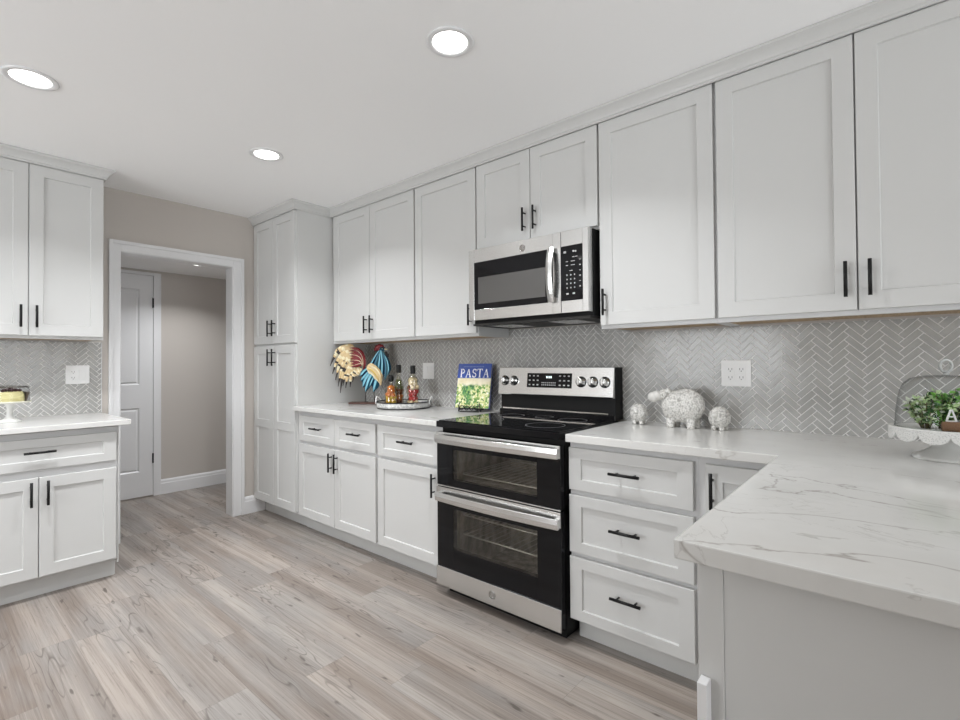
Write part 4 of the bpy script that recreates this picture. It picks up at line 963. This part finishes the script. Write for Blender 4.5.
foliage((SX+0.052, SY-0.010, ZP), 0.048, 'green leafy sprigs at the right inside the dome', 12, 20, (leafA, leafC, leafD), 0.128)
bark = mat('bark', (0.20, 0.11, 0.06), 0.8); cutw = mat('cut_wood', (0.50, 0.34, 0.21), 0.7)
mb = MB(); mb.lathe([(0, -0.04), (0.015, -0.04), (0.016, 0.04), (0, 0.04)], (0, 0, 0), bark, 14, 'x')
o = mb.build('wood_branch', None, None, 0, (SX+0.024, SY-0.092, ZP+0.0165), (0, 0, 0.15)); tag(o, 'short brown piece of branch lying inside the dome', 'branch')
r = empty('letter_ornament', (SX+0.006, SY-0.072, ZP), 0.15, 'small white letter A ornament beside the branch in the dome', 'ornament')
mb = MB()
for q in ([(-0.013, 0.0), (-0.008, 0.0), (0.001, 0.034), (-0.003, 0.034)], [(0.013, 0.0), (0.008, 0.0), (-0.001, 0.034), (0.003, 0.034)], [(-0.007, 0.010), (0.007, 0.010), (0.006, 0.014), (-0.006, 0.014)]):
    mb.poly_prism([(x, z+0.033) for x, z in q], 'y', -0.003, 0.003)
mb.box(-0.012, 0.012, -0.005, 0.005, 0.0, 0.033); mb.build('letter', M['plate'], r)

# ------------------------------------------------------------------ little stand on the left worktop
LX, LY = 0.300, -2.135
r = empty('cake_stand', (LX, LY, CT), 0, 'small white pedestal stand on the worktop left of the doorway', 'cake stand')
mb = MB(); mb.lathe([(0, 0), (0.052, 0), (0.054, 0.004), (0.040, 0.012), (0.018, 0.024), (0.013, 0.045), (0.013, 0.080), (0.022, 0.102), (0.030, 0.108), (0, 0.108)], (0, 0, 0), None, 36); mb.build('pedestal', stone, r)
mb = MB(); mb.lathe([(0, 0.1082), (0.088, 0.1082), (0.092, 0.112), (0.091, 0.118), (0.086, 0.116), (0, 0.115)], (0, 0, 0), None, 48); mb.build('plate', mat('cream_ceramic', (0.70, 0.69, 0.60), 0.4), r)
ZL = CT+0.1155
yel = mat('pale_yellow_icing', (0.62, 0.56, 0.28), 0.5); k = NT(yel); nz = k.noise(k.mapv(k.obj(), (1, 1, 6)), 18, 3)
k.base(k.ramp(nz.outputs[0], [(0.35, (0.55, 0.49, 0.22)), (0.65, (0.72, 0.66, 0.36))]))
r = empty('yellow_cake', (LX, LY, ZL), 0, 'pale yellow cake with dark berries on the small stand', 'cake')
mb = MB(); mb.lathe([(0, 0), (0.066, 0), (0.067, 0.003), (0.063, 0.050), (0.059, 0.055), (0, 0.056)], (0, 0, 0), None, 40); mb.build('cake_body', yel, r)
berry = mat('dark_berry', (0.035, 0.01, 0.012), 0.3)
for i, (dx, dy, R) in enumerate(((0.02, -0.02, 0.011), (0.035, 0.004, 0.012), (0.022, 0.024, 0.010), (0.0, 0.0, 0.012), (0.010, 0.040, 0.009), (-0.02, 0.02, 0.010), (0.040, -0.032, 0.009))):
    mb = MB(); mb.ball((dx, dy, 0.055+R*0.85), R); mb.build('berry', berry, r)
mb = MB(); mb.poly_prism([(0.058, 0.0), (0.066, 0.0), (0.078, 0.050), (0.070, 0.053), (0.050, 0.057), (0.050, 0.053), (0.064, 0.048)], 'x', -0.004, 0.040); mb.build('dark_band', mat('dark_bronze', (0.05, 0.035, 0.02), 0.35, 0.6), r)
r = empty('glass_dome', (LX, LY, ZL+0.001), 0, 'low clear glass dome over the yellow cake', 'dome')
mb = MB(); mb.lathe([(0.0845, 0.0), (0.0840, 0.060), (0.080, 0.078), (0.070, 0.086), (0, 0.090)], (0, 0, 0), None, 40); mb.build('dome', M['domeglass'], r)
mb = MB(); mb.tube([(0.0805*math.cos(2*PI*i/40), 0.0805*math.sin(2*PI*i/40), 0.079) for i in range(40)], 0.0016, None, 6, closed=True); mb.build('dome_band', mat('bronze_wire', (0.08, 0.06, 0.045), 0.3, 0.7), r)
